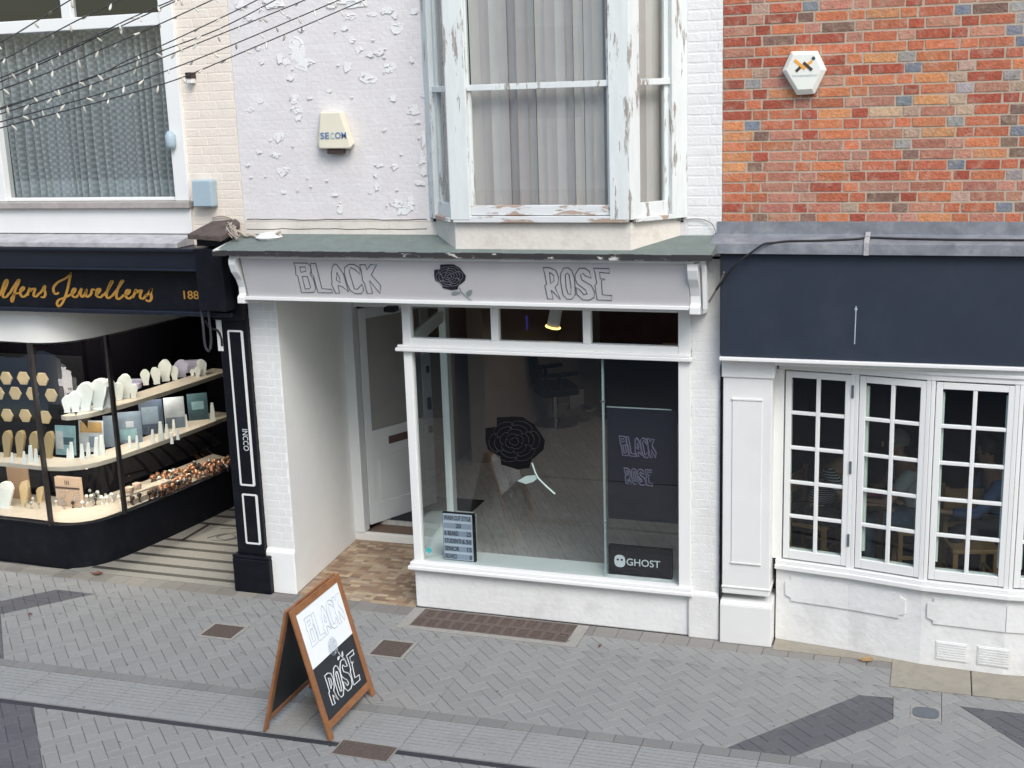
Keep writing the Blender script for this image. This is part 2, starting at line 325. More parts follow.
def paver(mb,poly,col,z=0.0,g=.0015,bv=.003):
    poly=ccw(poly)
    if area(poly)<3e-4: return
    n=len(poly)
    def ins(d):
        q=[]
        for i in range(n):
            p0,p1,p2=Vector(poly[i-1]),Vector(poly[i]),Vector(poly[(i+1)%n])
            a=(p1-p0);b=(p2-p1)
            if a.length<1e-6 or b.length<1e-6: q.append(p1); continue
            a.normalize();b.normalize(); m=Vector((-a.y-b.y,a.x+b.x)); 
            if m.length<1e-6: q.append(p1); continue
            m.normalize(); k=d/max(.5,m.dot(Vector((-a.y,a.x)))); q.append(p1+m*k)
        return q
    lo=ins(g); hi=ins(g+bv)
    dz=random.uniform(-.0007,.0005)
    mb.add([(p.x,p.y,z-.012) for p in lo]+[(p.x,p.y,z-.003+dz) for p in lo]+[(p.x,p.y,z+dz) for p in hi],
           [[2*n+i for i in range(n)]]+[(i,(i+1)%n,n+(i+1)%n,n+i) for i in range(n)]+[(n+i,n+(i+1)%n,2*n+(i+1)%n,2*n+i) for i in range(n)],col)
def greyc(lo=.235,hi=.262):
    g=random.uniform(lo,hi); return (g*1.0,g*1.0,g*.965)
def darkc():
    g=random.uniform(.092,.102); return (g,g*.99,g*1.08)
sl=lambda x:-1.805+.0232*(x+.0)         # upper edge of the ribbed strip
sl=lambda x:-1.964+.0231*(x+7.102)
cl=lambda x:-2.473+.0304*(x+6.667)
BANDS=[[(-1.37,-1.89),(-.42,-.70),(-.18,-.68),(-.17,-1.01),(-.95,-1.91)],[(.28,-.69),(.75,-.69),(1.9,-1.95),(1.3,-1.95)],
 [(-8.9,-1.8),(-7.73,-.47),(-7.29,-.47),(-8.45,-1.8)],[(-7.81,-1.13),(-7.12,-1.9),(-7.9,-1.95),(-8.2,-1.5)],[(-6.43,-2.4),(-5.3,-3.62),(-6.5,-3.6),(-7.4,-2.4)],[(.3,-2.2),(2.2,-2.2),(1.2,-3.4),(.1,-3.4)]]
BANDS=[ccw(b) for b in BANDS]
def rect4(c,w,h,a=0):
    ca,sa=math.cos(a),math.sin(a); return [(c[0]+x*ca-y*sa,c[1]+x*sa+y*ca) for x,y in((-w,-h),(w,-h),(w,h),(-w,h))]
HOLES={'drain_a':rect4((-5.665,-.91),.175,.15),'drain_b':rect4((-4.11,-.86),.165,.17),'light':rect4((-3.46,-.24),.80,.215),
 'gully':rect4((-3.62,-2.42),.215,.105),'cover':rect4((.05,-.86),.105,.105),'step':rect4((.9,-.28),1.11,.225)}
def lay(mb,poly,holes,bands):
    ps=[poly]
    for h in holes:
        q=[]
        for p in ps: q+=outside(p,h)
        ps=q
    for b in bands:
        q=[]
        for p in ps:
            if isinstance(p,tuple): q.append(p); continue
            i=inside(p,b)
            if i and area(i)>1e-5:
                q.append(('d',i)); q+=outside(p,b)
            else: q.append(p)
        ps=q
    c=greyc()
    for p in ps:
        if isinstance(p,tuple): paver(mb,p[1],darkc())
        else: paver(mb,p,c)
pv=MB()
hol=[HOLES[k] for k in HOLES]
L_,W_=.2,.1
c45=math.cos(PI/4)
def herring(region):
    reg=ccw(region); xs=[p[0] for p in reg]; ys=[p[1] for p in reg]
    cx,cy=(min(xs)+max(xs))/2,(min(ys)+max(ys))/2; ext=max(max(xs)-min(xs),max(ys)-min(ys))/2*1.5+.5; n=int(ext/W_)
    cx=round(cx/.2)*.2; cy=round(cy/.2)*.2
    for i in range(-n,n):
        for j in range(-n,n):
            k=(i-j)%4
            # unit cells: horizontal block starts when k==0, vertical when k==3 going up
            if k==0: r=(i*W_,j*W_,(i+2)*W_,(j+1)*W_)
            elif k==3: r=(i*W_,j*W_,(i+1)*W_,(j+2)*W_)
            else: continue
            q=[((x*c45-y*c45)+cx,(x*c45+y*c45)+cy) for x,y in((r[0],r[1]),(r[2],r[1]),(r[2],r[3]),(r[0],r[3]))]
            if max(p[0] for p in q)<min(xs) or min(p[0] for p in q)>max(xs) or max(p[1] for p in q)<min(ys) or min(p[1] for p in q)>max(ys): continue
            q=inside(q,reg)
            if not q or area(q)<4e-4: continue
            lay(pv,q,hol,BANDS)
herring([(-10.2,-.20),(2.4,-.20),(2.4,sl(2.4)+.11),(-10.2,sl(-10.2)+.11)])
herring([(-9.4,cl(-9.4)-.03),(2.4,cl(2.4)-.03),(2.4,-3.9),(-9.4,-3.9)])
x=-10.2
while x<2.4:                                  # soldier course along the buildings and beside the ribbed strip
    q=[(x,-.20),(x+.2,-.20),(x+.2,-.002),(x,-.002)]
    for p in [q]:
        ps=[p]
        for h in (HOLES['light'],HOLES['step'],[(-1.13,-.09),(.2,-.09),(.2,.3),(-1.13,.3)]):
            t=[]
            for a in ps: t+=outside(a,ccw(h))
            ps=t
        g=random.uniform(.17,.235)
        for a in ps: paver(pv,a,(g*1.04,g*.99,g*.92) if x>-6 else (g*1.12,g*1.05,g*.9))
    q=[(x,sl(x)),(x+.2,sl(x+.2)),(x+.2,sl(x+.2)+.108),(x,sl(x)+.108)]; paver(pv,q,greyc(.18,.21))
    x+=.2
for i in range(len(HOLES['cover'])): pass
pv.build('paving_blocks',PAVE,fix=False); tag(bpy.data.objects['paving_blocks'],kind='structure')
tag(MB().box(-40,40,-40,-.0,-.05,-.011).box(-40,40,0,12,-.05,-.012).build('ground',JOINT),kind='structure')
tag(MB().box(-40,-10.25,-40,0,-.011,-.002).box(2.45,40,-40,0,-.011,-.002).box(-10.25,2.45,-40,-3.95,-.011,-.002).build('street',GROUND),kind='structure')
# ribbed slabs and slot drain
rb=MB(); x=-10.2; 
def cq(x0,x1,f0,f1,z0,z1,mb):
    y=lambda x,f: sl(x)*(1-f)+(cl(x)+.035)*f
    P=[(x0,y(x0,f1)),(x1,y(x1,f1)),(x1,y(x1,f0)),(x0,y(x0,f0))]
    mb.prism([(a,b,z0) for a,b in P],(0,0,z1-z0))
while x<2.4:
    if True:
        cq(x+.002,x+.398,.01,.86,-.012,-.004,rb)
        for k in range(8): cq(x+.004,x+.396,.03+k*.1,.03+k*.1+.062,-.004,.001,rb)
        cq(x+.002,x+.398,.87,.995,-.012,-.0005,rb)
    x+=.4
tag(rb.build('ribbed_paving_strip',SLAB),kind='structure')
cc=MB(); cc.prism([(-10.2,cl(-10.2)-.028,-.012),(2.4,cl(2.4)-.028,-.012),(2.4,cl(2.4)+.03,-.012),(-10.2,cl(-10.2)+.03,-.012)],(0,0,.006))
tag(cc.build('slot_drain',CHAN),kind='structure')

# stone thresholds
st=MB(); 
for a,b in((-.21,.36),(.368,.95),(.958,1.6),(1.606,2.0)): st.box(a,b,-.50,-.02,-.01,.006)
tag(st.build('stone_threshold',STONE,bevel=.004),kind='structure')
tag(MB().prism([(-1.13,-.088,-.01),(-.2,-.088,-.01),(.2,-.088,-.01),(.2,.3,-.01),(-1.13,.3,-.01)],(0,0,.013)).build('sandy_strip',STONE),kind='structure')


# chewing gum and small stains trodden into the paving
gm=MB(); rr=random.Random(77)
for k in range(150):
    x_,y_=rr.uniform(-9.5,2.2),rr.uniform(-3.6,-.25); r_=rr.uniform(.006,.014); n=7
    pts=[(x_+math.cos(2*PI*i/n)*r_*rr.uniform(.7,1.2),y_+math.sin(2*PI*i/n)*r_*rr.uniform(.6,1.1),.0012) for i in range(n)]
    g=rr.choice((.11,.13,.16,.30,.34)); gm.prism(pts,(0,0,.0012),(g,g,g*.96))
tag(gm.build('gum_spots',PAVE,fix=False),kind='stuff')
# gratings
def drain(px,hole,w,h,m,label,rows,cols,frame=.03,cat='drain cover',name='drain_cover'):
    c=((hole[0][0]+hole[2][0])/2,(hole[0][1]+hole[2][1])/2); W2=(hole[1][0]-hole[0][0])/2; H2=(hole[2][1]-hole[1][1])/2
    t=thing(name,label,cat,(c[0],c[1],0))
    f=MB(); e=.001
    f.box(c[0]-W2+e,c[0]+W2-e,c[1]-H2+e,c[1]-H2+frame,-.01,.003); f.box(c[0]-W2+e,c[0]+W2-e,c[1]+H2-frame,c[1]+H2-e,-.01,.003)
    f.box(c[0]-W2+e,c[0]-W2+frame,c[1]-H2+frame,c[1]+H2-frame,-.01,.003); f.box(c[0]+W2-frame,c[0]+W2-e,c[1]-H2+frame,c[1]+H2-frame,-.01,.003)
    f.build('frame',CONC,t)
    g=MB(); w=W2-frame-.003; hh=H2-frame-.003
    g.box(c[0]-w,c[0]+w,c[1]-hh,c[1]+hh,-.0105,-.006)
    for i in range(cols+1):
        xx=c[0]-w+2*w*i/cols; g.box(max(xx-.006,c[0]-w),min(xx+.006,c[0]+w),c[1]-hh,c[1]+hh,-.006,.0025)
    for j in range(rows+1):
        yy=c[1]-hh+2*hh*j/rows; g.box(c[0]-w,c[0]+w,max(yy-.005,c[1]-hh),min(yy+.005,c[1]+hh),-.006,.0018)
    g.build('grate',m,t); return t
drain(0,HOLES['drain_a'],0,0,RUST,'small square rusty drain cover in paving left of the sandwich board',10,12)
drain(0,HOLES['drain_b'],0,0,RUST,'small square rusty drain cover in paving right of the sandwich board',10,12)
drain(0,HOLES['gully'],0,0,RUST,'long rusty gully grate at the foot of the sandwich board',12,20,.008,'drain grate','gully_grate')
# cellar light grate, two rows of slotted bricks
t=thing('cellar_grate','long rusty slotted grate set along the foot of the white shopfront wall','grate',(-3.46,-.24,0))
hx0,hx1,hy0,hy1=-4.26+.001,-2.66-.001,-.455+.001,-.025-.001
f=MB(); f.box(hx0,hx1,hy0,hy0+.065,-.01,.002); f.box(hx0,hx0+.1,hy0+.065,hy1,-.01,.002); f.box(hx1-.1,hx1,hy0+.065,hy1,-.01,.002); f.build('frame',CONC,t)
g=MB(); g.box(hx0+.1,hx1-.1,hy0+.065,hy1,-.0105,-.007); 
gx0,gx1,gy0,gy1=hx0+.102,hx1-.102,hy0+.067,hy1
for j in range(3):
    yy=gy0+(gy1-gy0)*j/2; g.box(gx0,gx1,max(gy0,yy-.022),min(gy1,yy+.022),-.007,.001)
for j in range(2):
    n=12
    for i in range(n+1):
        xx=gx0+(gx1-gx0)*(i+.0)/n+(j*.03); a,b=max(gx0,xx-.02),min(gx1,xx+.02)
        y0=gy0+(gy1-gy0)*j/2; y1=gy0+(gy1-gy0)*(j+1)/2
        if b>a: g.box(a,b,y0+.02,y1-.02,-.007,.0005)
        for k in range(4):
            xs=xx+.03+k*.0165
            if xs<gx1-.01: g.box(xs,xs+.006,y0+.02,y1-.02,-.007,-.001)
g.build('grate',RUST,t)
t=thing('access_cover','small round-cornered grey access cover near the dark paving bands','cover',(.05,-.86,0))
f=MB(); f.box(-.054,.154,-.964,-.756,-.0105,-.0015); f.build('frame',PAVE,t); bpy.data.objects[t.name]; 
g=MB(); pts=[]
for k in range(20):
    a=2*PI*k/20; pts.append((.05+math.copysign(abs(math.cos(a))**.6,math.cos(a))*.09,-.86+math.copysign(abs(math.sin(a))**.6,math.sin(a))*.08,-.0015))
g.prism(pts,(0,0,.005)).build('lid',IRON,t)
for c in kids(t):
    if c.name.startswith('frame'): c.data.materials[0]=CONC

# ------------------------------------------------------------ brick fields
PAL=[((.49,.165,.08),18),((.34,.078,.045),12),((.42,.128,.068),19),((.42,.19,.13),15),((.54,.235,.105),9),((.27,.075,.048),6),((.20,.11,.085),3),((.39,.155,.105),12),((.46,.30,.19),1)]
PALH=[((.17,.19,.22),4),((.31,.29,.28),3),((.42,.128,.068),10),((.34,.078,.045),8),((.41,.20,.14),10),((.21,.125,.095),4),((.49,.165,.08),8),((.40,.28,.21),3)]
def pick(P):
    k=random.uniform(0,sum(w for _,w in P))
    for c,w in P:
        k-=w
        if k<=0: break
    v=random.uniform(.85,1.13); return tuple(min(1,a*v*random.uniform(.95,1.05)) for a in c)
def bricks(mb,x0,x1,z0,z1,y=0.0,relief=.004,joint=.011,course=.0753,color=True,bev=.002,axis='x',jit=.0015,holes=()):
    """Flemish bond field whose brick faces stand proud of y (towards -y)"""
    z=z0; r=0
    while z<z1-.01:
        x=x0-random.uniform(0,.02)-(0.168 if r%2 else 0); k=0
        while x<x1:
            w=.2225 if (k+r)%2==0 else .106
            a,b=max(x,x0),min(x+w,x1); zz=min(z+course-joint,z1)
            ok=b-a>.02 and not any(a<h[1] and b>h[0] and z<h[3] and zz>h[2] for h in holes)
            if ok:
                pr=relief+random.uniform(-jit,jit)*(.8 if color else .5)
                dz=random.uniform(-.0015,.0015); c=pick(PALH if w<.15 else PAL) if color else (1,1,1)
                za,zb=z+dz,zz+dz; e=[random.uniform(-.0035,.0035) if color else random.uniform(-.0015,.0015) for _ in range(4)]
                if axis=='x': P=lambda u,v,d:(u,y-d,v)
                else: P=lambda u,v,d:(y+d,u,v)
                V=[P(a+e[0],za,0),P(b+e[1],za,0),P(b+e[2],zb,0),P(a+e[3],zb,0)]
                F=[P(a+e[0]+bev,za+bev,pr),P(b+e[1]-bev,za+bev,pr),P(b+e[2]-bev,zb-bev,pr),P(a+e[3]+bev,zb-bev,pr)]
                mb.add(V+F,[(4,5,6,7),(0,1,5,4),(1,2,6,5),(2,3,7,6),(3,0,4,7)],c)
            x+=w+joint; k+=1
        z+=course; r+=1
    return mb

TOP=7.2
# ============================================================ LEFT BUILDING (cream, jewellers below)
LB=thing('cream_brick_building','cream painted brick building with black jewellers shopfront below a net-curtained window','building',(-7.6,0,0))
w=MB(); w.box(-9.8,-8.30,0,.25,3.1,TOP).box(-6.20,-5.683,0,.25,3.1,TOP).box(-8.30,-6.20,0,.25,3.1,3.50).box(-8.30,-6.20,0,.25,6.4,TOP)
w.build('wall',CREAM,LB)
for a_,b_ in((-6.20,-5.683),(-9.8,-8.30)):
    b=MB(); bricks(b,a_,b_,3.3,TOP,0,.0016,.009,color=False,bev=.003,jit=.0012); b.build('painted_brickwork',CREAM,LB,fix=False)
# upper window
wf=MB(); 
wf.box(-6.335,-6.195,-.03,.10,3.585,6.4).box(-8.32,-8.14,-.03,.10,3.585,6.4).box(-8.14,-6.335,-.012,.09,5.065,5.17).box(-7.335,-7.235,-.005,.08,5.17,6.4)
wf.box(-8.14,-6.335,.0,.09,3.585,3.615)
wn=wf.build('window',WG,LB,bevel=.006)
MB().box(-8.14,-6.335,.045,.05,3.615,5.065).box(-8.14,-7.335,.045,.05,5.17,6.4).box(-7.235,-6.335,.045,.05,5.17,6.4).build('pane',GLASSU,wn)
MB().box(-8.34,-6.17,-.09,.05,3.525,3.583).build('sill',mat('grey_sill',(.36,.33,.31),.8,.2,10,.3,40),wn,bevel=.006)
MB().box(-8.5,-6.185,-.045,.0,3.30,3.523).build('apron_panel',W,LB,bevel=.004)
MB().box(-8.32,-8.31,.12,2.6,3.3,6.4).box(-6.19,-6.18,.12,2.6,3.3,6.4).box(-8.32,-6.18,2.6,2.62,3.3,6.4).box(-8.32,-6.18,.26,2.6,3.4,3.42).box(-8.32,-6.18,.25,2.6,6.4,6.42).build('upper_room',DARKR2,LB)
# ledge above fascia
lg=MB(); lg.prism([(-9.8,0,3.30),(-9.8,-.27,3.245),(-9.8,-.27,3.20),(-9.8,0,3.20)],(3.60,0,0)); lg.build('ledge',LEDGE,LB,bevel=.005)
lg=MB(); lg.box(-9.8,-6.03,-.25,0,3.0,3.198).box(-9.8,-6.03,-.285,-.25,3.168,3.198).box(-9.8,-6.03,-.275,-.25,3.0,3.02); lg.build('cornice',NAVYB,LB,bevel=.008)
lg=MB(); lg.box(-9.8,-5.90,-.13,0,2.603,3.0); lg.build('fascia',BLACKP,LB,bevel=.003)
MB().box(-9.8,-5.78,-.165,-.13,2.588,2.63).build('bead',NAVYB,LB,bevel=.008)
# dark block above the pilaster with rotten cap
MB().box(-6.02,-5.722,-.10,0.0,2.55,3.22).box(-6.03,-5.76,-.28,-.1,2.66,3.20).build('pilaster_head',BLACKP,LB,bevel=.01)
# pilaster
PLAN=[(-9.9,.03),(-8.60,.03),(-8.10,.0),(-7.90,.03),(-7.76,.12),(-7.66,.26),(-7.60,.45),(-7.53,.8),(-7.47,1.17),(-7.40,1.7),(-7.33,2.4),(-7.30,3.0)]
PLAN0=PLAN; PLAN=[(p.x,p.y) for p in smoothpath([(a,b_,0) for a,b_ in PLAN],4)]
pil=MB(); pil.box(-6.0,-5.715,-.05,.30,.36,2.60).box(-6.04,-5.66,-.09,.32,0,.33); pil.prism([(-6.04,-.09,.33),(-5.66,-.09,.33),(-5.66,.32,.33),(-6.04,.32,.33)],(0,0,.03)); po=pil.build('pilaster',BLACKP,LB,bevel=.012)
def rectline(corners,y,r,name,parent,m):
    P=[at(px,py,y) for px,py in corners]; b=MB()
    xs0=(P[0].x+P[3].x)/2; xs1=(P[1].x+P[2].x)/2; z1=(P[0].z+P[1].z)/2; z0=(P[2].z+P[3].z)/2
    b.box(xs0-r,xs0+r,y-.006,y+.001,z0,z1).box(xs1-r*1.5,xs1+r*1.5,y-.006,y+.001,z0,z1).box(xs0,xs1,y-.0055,y+.001,z1-r,z1+r).box(xs0,xs1,y-.0055,y+.001,z0-r,z0+r)
    return b.build(name,m,parent)
rectline([(228.5,331),(241.7,331),(254.5,485),(241,485)],-.05,.008,'white_line_panel',po,W)
rectline([(242.7,494.5),(256.3,495),(260.5,543.7),(247,543)],-.05,.008,'white_line_panel',po,W)
p=at(247,447,-.056); text('INCCO',Vector((p.x-.035,-.0565,at(245,429,-.05).z)),Vector((0,0,-1)),Vector((1,0,0)),.055,INKW,'lettering',po,width=.20)
o=[c for c in kids(po) if c.name.startswith('lettering')][0]
# letters read top to bottom
# gold lettering on the fascia
def script(strokes,origin,s,y,m,name,parent,r):
    b=MB()
    for st_ in strokes:
        P=[at(origin[0]+x*s,origin[1]+yy*s,y) for x,yy in st_]
        P=smoothpath(P,5); n=len(P)
        # flat brush ribbon with thick down strokes
        vs=[];fs=[]
        for i,p in enumerate(P):
            d=(P[min(i+1,n-1)]-P[max(i-1,0)]); d.y=0; d.normalize(); nn=Vector((d.z,0,-d.x))
            k=r*(.55+.65*abs(d.z))*(1 if 0<i<n-1 else .5)
            vs+=[p+nn*k+Vector((0,-.003,0)),p-nn*k+Vector((0,-.003,0)),p-nn*k,p+nn*k]
        for i in range(n-1):
            a=4*i; 
            for j in range(4): fs.append((a+j,a+4+j,a+4+(j+1)%4,a+(j+1)%4))
        b.add(vs,fs)
    return b.build(name,m,parent,fix=True)
fas=[c for c in kids(LB) if c.name.startswith('fascia')][0]
ST=[ # zoom pixels of the fascia lettering
 [(-22,205),(-10,215),(2,205),(12,180),(22,150),(32,138),(36,150),(25,180),(14,205),(18,220),(32,216),(44,200)],
 [(44,205),(62,175),(82,145),(90,138),(88,152),(72,185),(62,230),(56,240),(55,225),(70,205),(88,200)],
 [(88,205),(102,190),(112,180),(108,172),(97,185),(96,205),(106,218),(120,212),(130,200)],
 [(128,212),(134,192),(140,178),(142,190),(150,182),(164,180),(160,195),(158,212),(170,216),(184,200)],
 [(182,205),(196,190),(206,172),(210,168),(208,185),(212,205),(204,220),(190,218)],
 [(252,200),(250,175),(270,150),(300,135),(325,118),(330,108),(322,150),(310,200),(292,245),(275,262),(266,250),(275,232),(310,218),(332,205)],
 [(252,200),(262,205),(275,198)],
 [(332,210),(346,196),(352,182),(344,180),(336,195),(338,212),(352,220),(366,208)],
 [(366,206),(376,188),(380,180),(376,205),(384,218),(396,205),(404,184),(400,206),(408,218),(424,205),(430,184),(444,186)],
 [(444,212),(462,196),(466,182),(456,182),(450,198),(452,214),(468,220),(482,206)],
 [(482,212),(500,190),(518,158),(524,146),(518,148),(504,180),(496,210),(504,224),(520,215)],
 [(520,216),(542,190),(564,158),(574,144),(566,146),(550,180),(542,212),(550,228),(566,220),(578,208)],
 [(578,214),(598,202),(604,188),(594,186),(586,200),(588,218),(602,226),(618,214)],
 [(618,222),(628,200),(634,184),(636,198),(646,190),(660,188),(654,205),(654,222),(668,226),(682,208)],
 [(680,214),(694,200),(704,184),(706,180),(702,200),(706,222),(696,238),(678,232)]]
script(ST,(0,250),1/4.655,-.131,GOLD,'script_lettering',fas,.0115)
p0=at(184,299,-.13); text('188',Vector((p0.x,-.13,p0.z)),X1,Z1,.075,GOLD,'numerals',fas,width=.155,bold=.01)
# shop window: stall riser, glass, mullions, curved head band
MB().band([(-9.9,.03)]+PLAN[1:],0,.44,.10).build('stall_riser',BLACKP,LB)
jw=MB().band(PLAN,2.26,2.62,.06).build('shop_window',mat('cream_white_board',(.86,.85,.80),.5,.03,3),LB)
MB().band(offset(PLAN,.004),.44,2.26,.008).build('pane',GLASSD,jw,smooth=True)
def mull(px,py):
    q=grd(px,py,.442); best=min(((q.x-(a[0]*(1-t)+b_[0]*t))**2+(q.y-(a[1]*(1-t)+b_[1]*t))**2,a[0]*(1-t)+b_[0]*t,a[1]*(1-t)+b_[1]*t) for a,b_ in zip(PLAN,PLAN[1:]) for t in [k/20 for k in range(21)])
    return best[1],best[2]
m_=MB()
for px,py in((52.4,524.6),(126,514)):
    x_,y_=mull(px,py); m_.box(x_-.014,x_+.014,y_-.02,y_+.03,.44,2.26)
m_.build('mullion',CHROME,jw).data.materials[0]=mat('dark_metal_mullion',(.06,.055,.055),.35,.2,8,metal=.6)
MB().band(offset(PLAN,-.012),.425,.452,.05).build('sill',BLACKP,jw)
# display floor and back, shelves
def poly_fill(mb,front,back,z0,z1):
    n=len(front)
    for i in range(n-1):
        P=[front[i],front[i+1],back[i+1],back[i]]
        mb.prism([(a,b_,z0) for a,b_ in P],(0,0,z1-z0))
base=MB(); f1=offset(PLAN0,.05)[:-1]; 
bk=[(p[0]-(.75 if k>5 else (.35 if k>3 else 0)),p[1]+(.75 if k<5 else .45)) for k,p in enumerate(f1)]
bk=[(-9.85,.8),(-8.7,.8),(-8.35,.8),(-8.3,.85),(-8.25,.9),(-8.2,.95),(-8.15,1.1),(-8.1,1.3),(-8.05,1.6),(-7.98,2.1),(-7.9,2.6)]
poly_fill(base,f1,bk,.40,.44); base.build('display_deck',LAMI,LB)
MB().box(-9.85,-8.2,.86,.90,.44,2.6).box(-8.2,-8.16,.9,3.0,.44,2.6).box(-9.85,-5.5,3.0,3.03,0,2.7).box(-9.85,-5.7,.02,3.0,2.62,2.66).box(-9.9,-9.85,.05,3.0,0,2.7).build('display_backing',DARKR2,LB)
MB().box(-5.80,-5.715,.32,3.0,0,2.62).build('lobby_wall',BLACKP,LB)
MB().box(-7.3,-5.8,2.9,2.95,0,2.6).build('lobby_door',BLACKP,LB,bevel=.01)
def shelf(pts,depth,z,name='shelf'):
    fr=pts; bk_=offset(fr,depth); b=MB(); poly_fill(b,fr,bk_,z-.045,z)
    return b.build(name,LAMI,LB,bevel=.004)
f2=offset(PLAN0,.035)
top_pts=[(-7.93,.115),(-7.86,.10),(-7.78,.15)]+[p for p in f2[5:10]]+[(-7.37,2.3)]
shelf(top_pts,.26,1.53,'upper_shelf')
shelf(f2[:10]+[(-7.37,2.3)],.30,1.03,'lower_shelf')
# blades of board behind gold pads
MB().box(-9.3,-8.02,.60,.63,1.03,2.0).build('pad_board',BLK,LB)

for (x,y,z,l,rz) in ((-8.6,.16,2.60,1.3,0),(-7.75,.9,2.60,1.6,R(85)),(-7.72,1.2,1.475,1.7,R(84)),(-8.4,.25,.975,1.2,0),(-7.72,1.3,.975,1.9,R(84))):
    t=thing('strip_light',{0:'',1:''}.get(9,'')+('warm strip light under the top board' if z>2 else 'warm strip light under the upper shelf' if z>1 else 'warm strip light under the lower shelf')+(' on the left run of the display' if rz==0 else ' on the right hand run of the display'),'light',(x,y,z)); t.rotation_euler=(0,0,rz)
    MB().box(-l/2,l/2,-.012,.012,-.012,.0).build('strip',mat('led_strip',(.9,.8,.6),.5,0,emit=(1,.82,.6),estr=3)).parent=t
    a=bpy.data.lights.new('strip_lamp','AREA'); a.shape='RECTANGLE'; a.size=l; a.size_y=.03; a.energy=(8 if z>2 else 3.6)*l; a.color=(1,.90,.78); ao=bpy.data.objects.new('strip_lamp',a); COL.objects.link(ao); ao.parent=t; ao.location=(0,0,-.02)
# striped lobby floor
fl=MB(); fl.prism([(-7.95,-.02,-.011),(-5.98,-.02,-.011),(-5.8,.0,-.011),(-5.8,3.0,-.011),(-7.6,3.0,-.011),(-7.7,.4,-.011)],(0,0,.016))
tag(fl.build('lobby_floor',STRIPE),kind='structure')
sf=MB()
for py in (582.7,573.6,564,554.7,546.5,527,518.5,511,503.5):
    y_=grd(240,py).y; xl=-7.75 if y_<.4 else -7.64
    sf.box(xl,-5.9,y_-.028,y_+.028,.0055,.0075)
ya,yb=grd(240,546.5).y,grd(240,527).y
q=grd(182,541); sf.box(q.x-.02,q.x+.02,ya,yb,.0055,.0075)
for k in range(6): 
    y_=grd(240,503.5).y+.22*(k+1)
    if y_<2.9: sf.box(-7.6,-5.9,y_-.028,y_+.028,.0055,.0075)
tag(sf.build('lobby_floor_stripes',STRIPED),kind='structure')
# worn scroll emblem in the floor
em=MB(); rr=random.Random(3)
def scroll(pts,r): 
    P=smoothpath([Vector((x,y,.0075)) for x,y in pts],5); em.tube(P,r,4)
for cx in(-6.9,-6.45): 
    scroll([(cx-.18,ya+.12),(cx-.05,ya+.3),(cx+.1,ya+.22),(cx+.02,ya+.12),(cx-.1,ya+.2),(cx+.15,yb-.1),(cx+.28,yb-.2)],.007)
    scroll([(cx-.2,yb-.12),(cx,yb-.08),(cx+.12,yb-.25),(cx+.3,ya+.1)],.006)
    scroll([(cx-.1,ya+.08),(cx+.05,ya+.1),(cx+.2,ya+.3),(cx+.1,yb-.1)],.006)
tag(em.build('lobby_floor_scroll',mat('worn_inlay',(.14,.14,.13),.5,.2,20)),kind='structure')

# ---------------- jewellery on display
def place(root,px,py,z,rotz=0,label=None,scale=None,first=[]):
    q=grd(px,py,z); 
    if id(root) not in first: first.append(id(root)); root.location=q; root.rotation_euler=(0,0,rotz); root.scale=(scale,)*3 if scale and not isinstance(scale,tuple) else (scale or (1,1,1)); 
    else: root=dup(root,q,rotz,scale=scale if scale else (1,1,1))
    if label: root['label']=label
    return root
def bust(m,w=.10,h=.19,name='necklace_bust'):
    b=MB(); N=8; pr=[(.30,0),(.32,.05),(.42,.3),(.55,.55),(.62,.75),(.45,.9),(.22,1.0)]
    pts=[(a*w,0,t*h) for a,t in pr]+[(-a*w,0,t*h) for a,t in pr[::-1]]
    n=len(pts); tilt=.18
    F=[Vector((x,-.012+z*tilt,z)) for x,_,z in pts]; B=[Vector((x*.8,.03+z*tilt*1.4,z)) for x,_,z in pts]
    b.add(F+B,[list(range(n)),[2*n-1-i for i in range(n)]]+[((i+1)%n,i,n+i,n+(i+1)%n) for i in range(n)])
    b.box(-.35*w,.35*w,-.02,.05,0,.012)
    return b.build(name,m,bevel=.003)
VB=bust(VELV); tag(VB,'small white necklace bust standing on the upper jewellery shelf','display bust','white busts on the upper shelf')
for px,py,h,r in((67.5,412.5,13,0),(76,412,16,.2),(86,411,22,0),(99,410,24,-.2),(109,407.5,22,.1),(119.4,400,14,.3),(126,398,19,.2),(134,398,11,0),(146,385,13,.3),(157,384,14,.5),(166,381,18,.2),(175,380,12,.4),(192.5,376,6,.2),(198,377,9,.3),(203,375.6,14,.5)):
    place(VB,px,py,1.53,r+.3,scale=h/14*.9)
LV=bust(LILAC,.13,.19); tag(LV,'larger lilac necklace bust on the upper shelf beside the lilac box','display bust')
place(LV,182,377,1.53,.5,scale=.95)
b=MB().box(-.1,.1,-.04,.04,0,.13); t_=b.build('jewellery_box',LILAC,bevel=.006); tag(t_,'flat lilac presentation box at the far end of the upper shelf','box'); t_.location=grd(192,372,1.53); t_.rotation_euler=(0,0,.5)
b=MB().box(-.05,.05,-.04,.04,0,.05).box(-.06,.06,.02,.045,.05,.09); t_=b.build('ring_box',LILAC,bevel=.004); tag(t_,'open little lilac ring box midway along the upper shelf','box'); t_.location=grd(136,388,1.53); t_.rotation_euler=(0,0,.3)
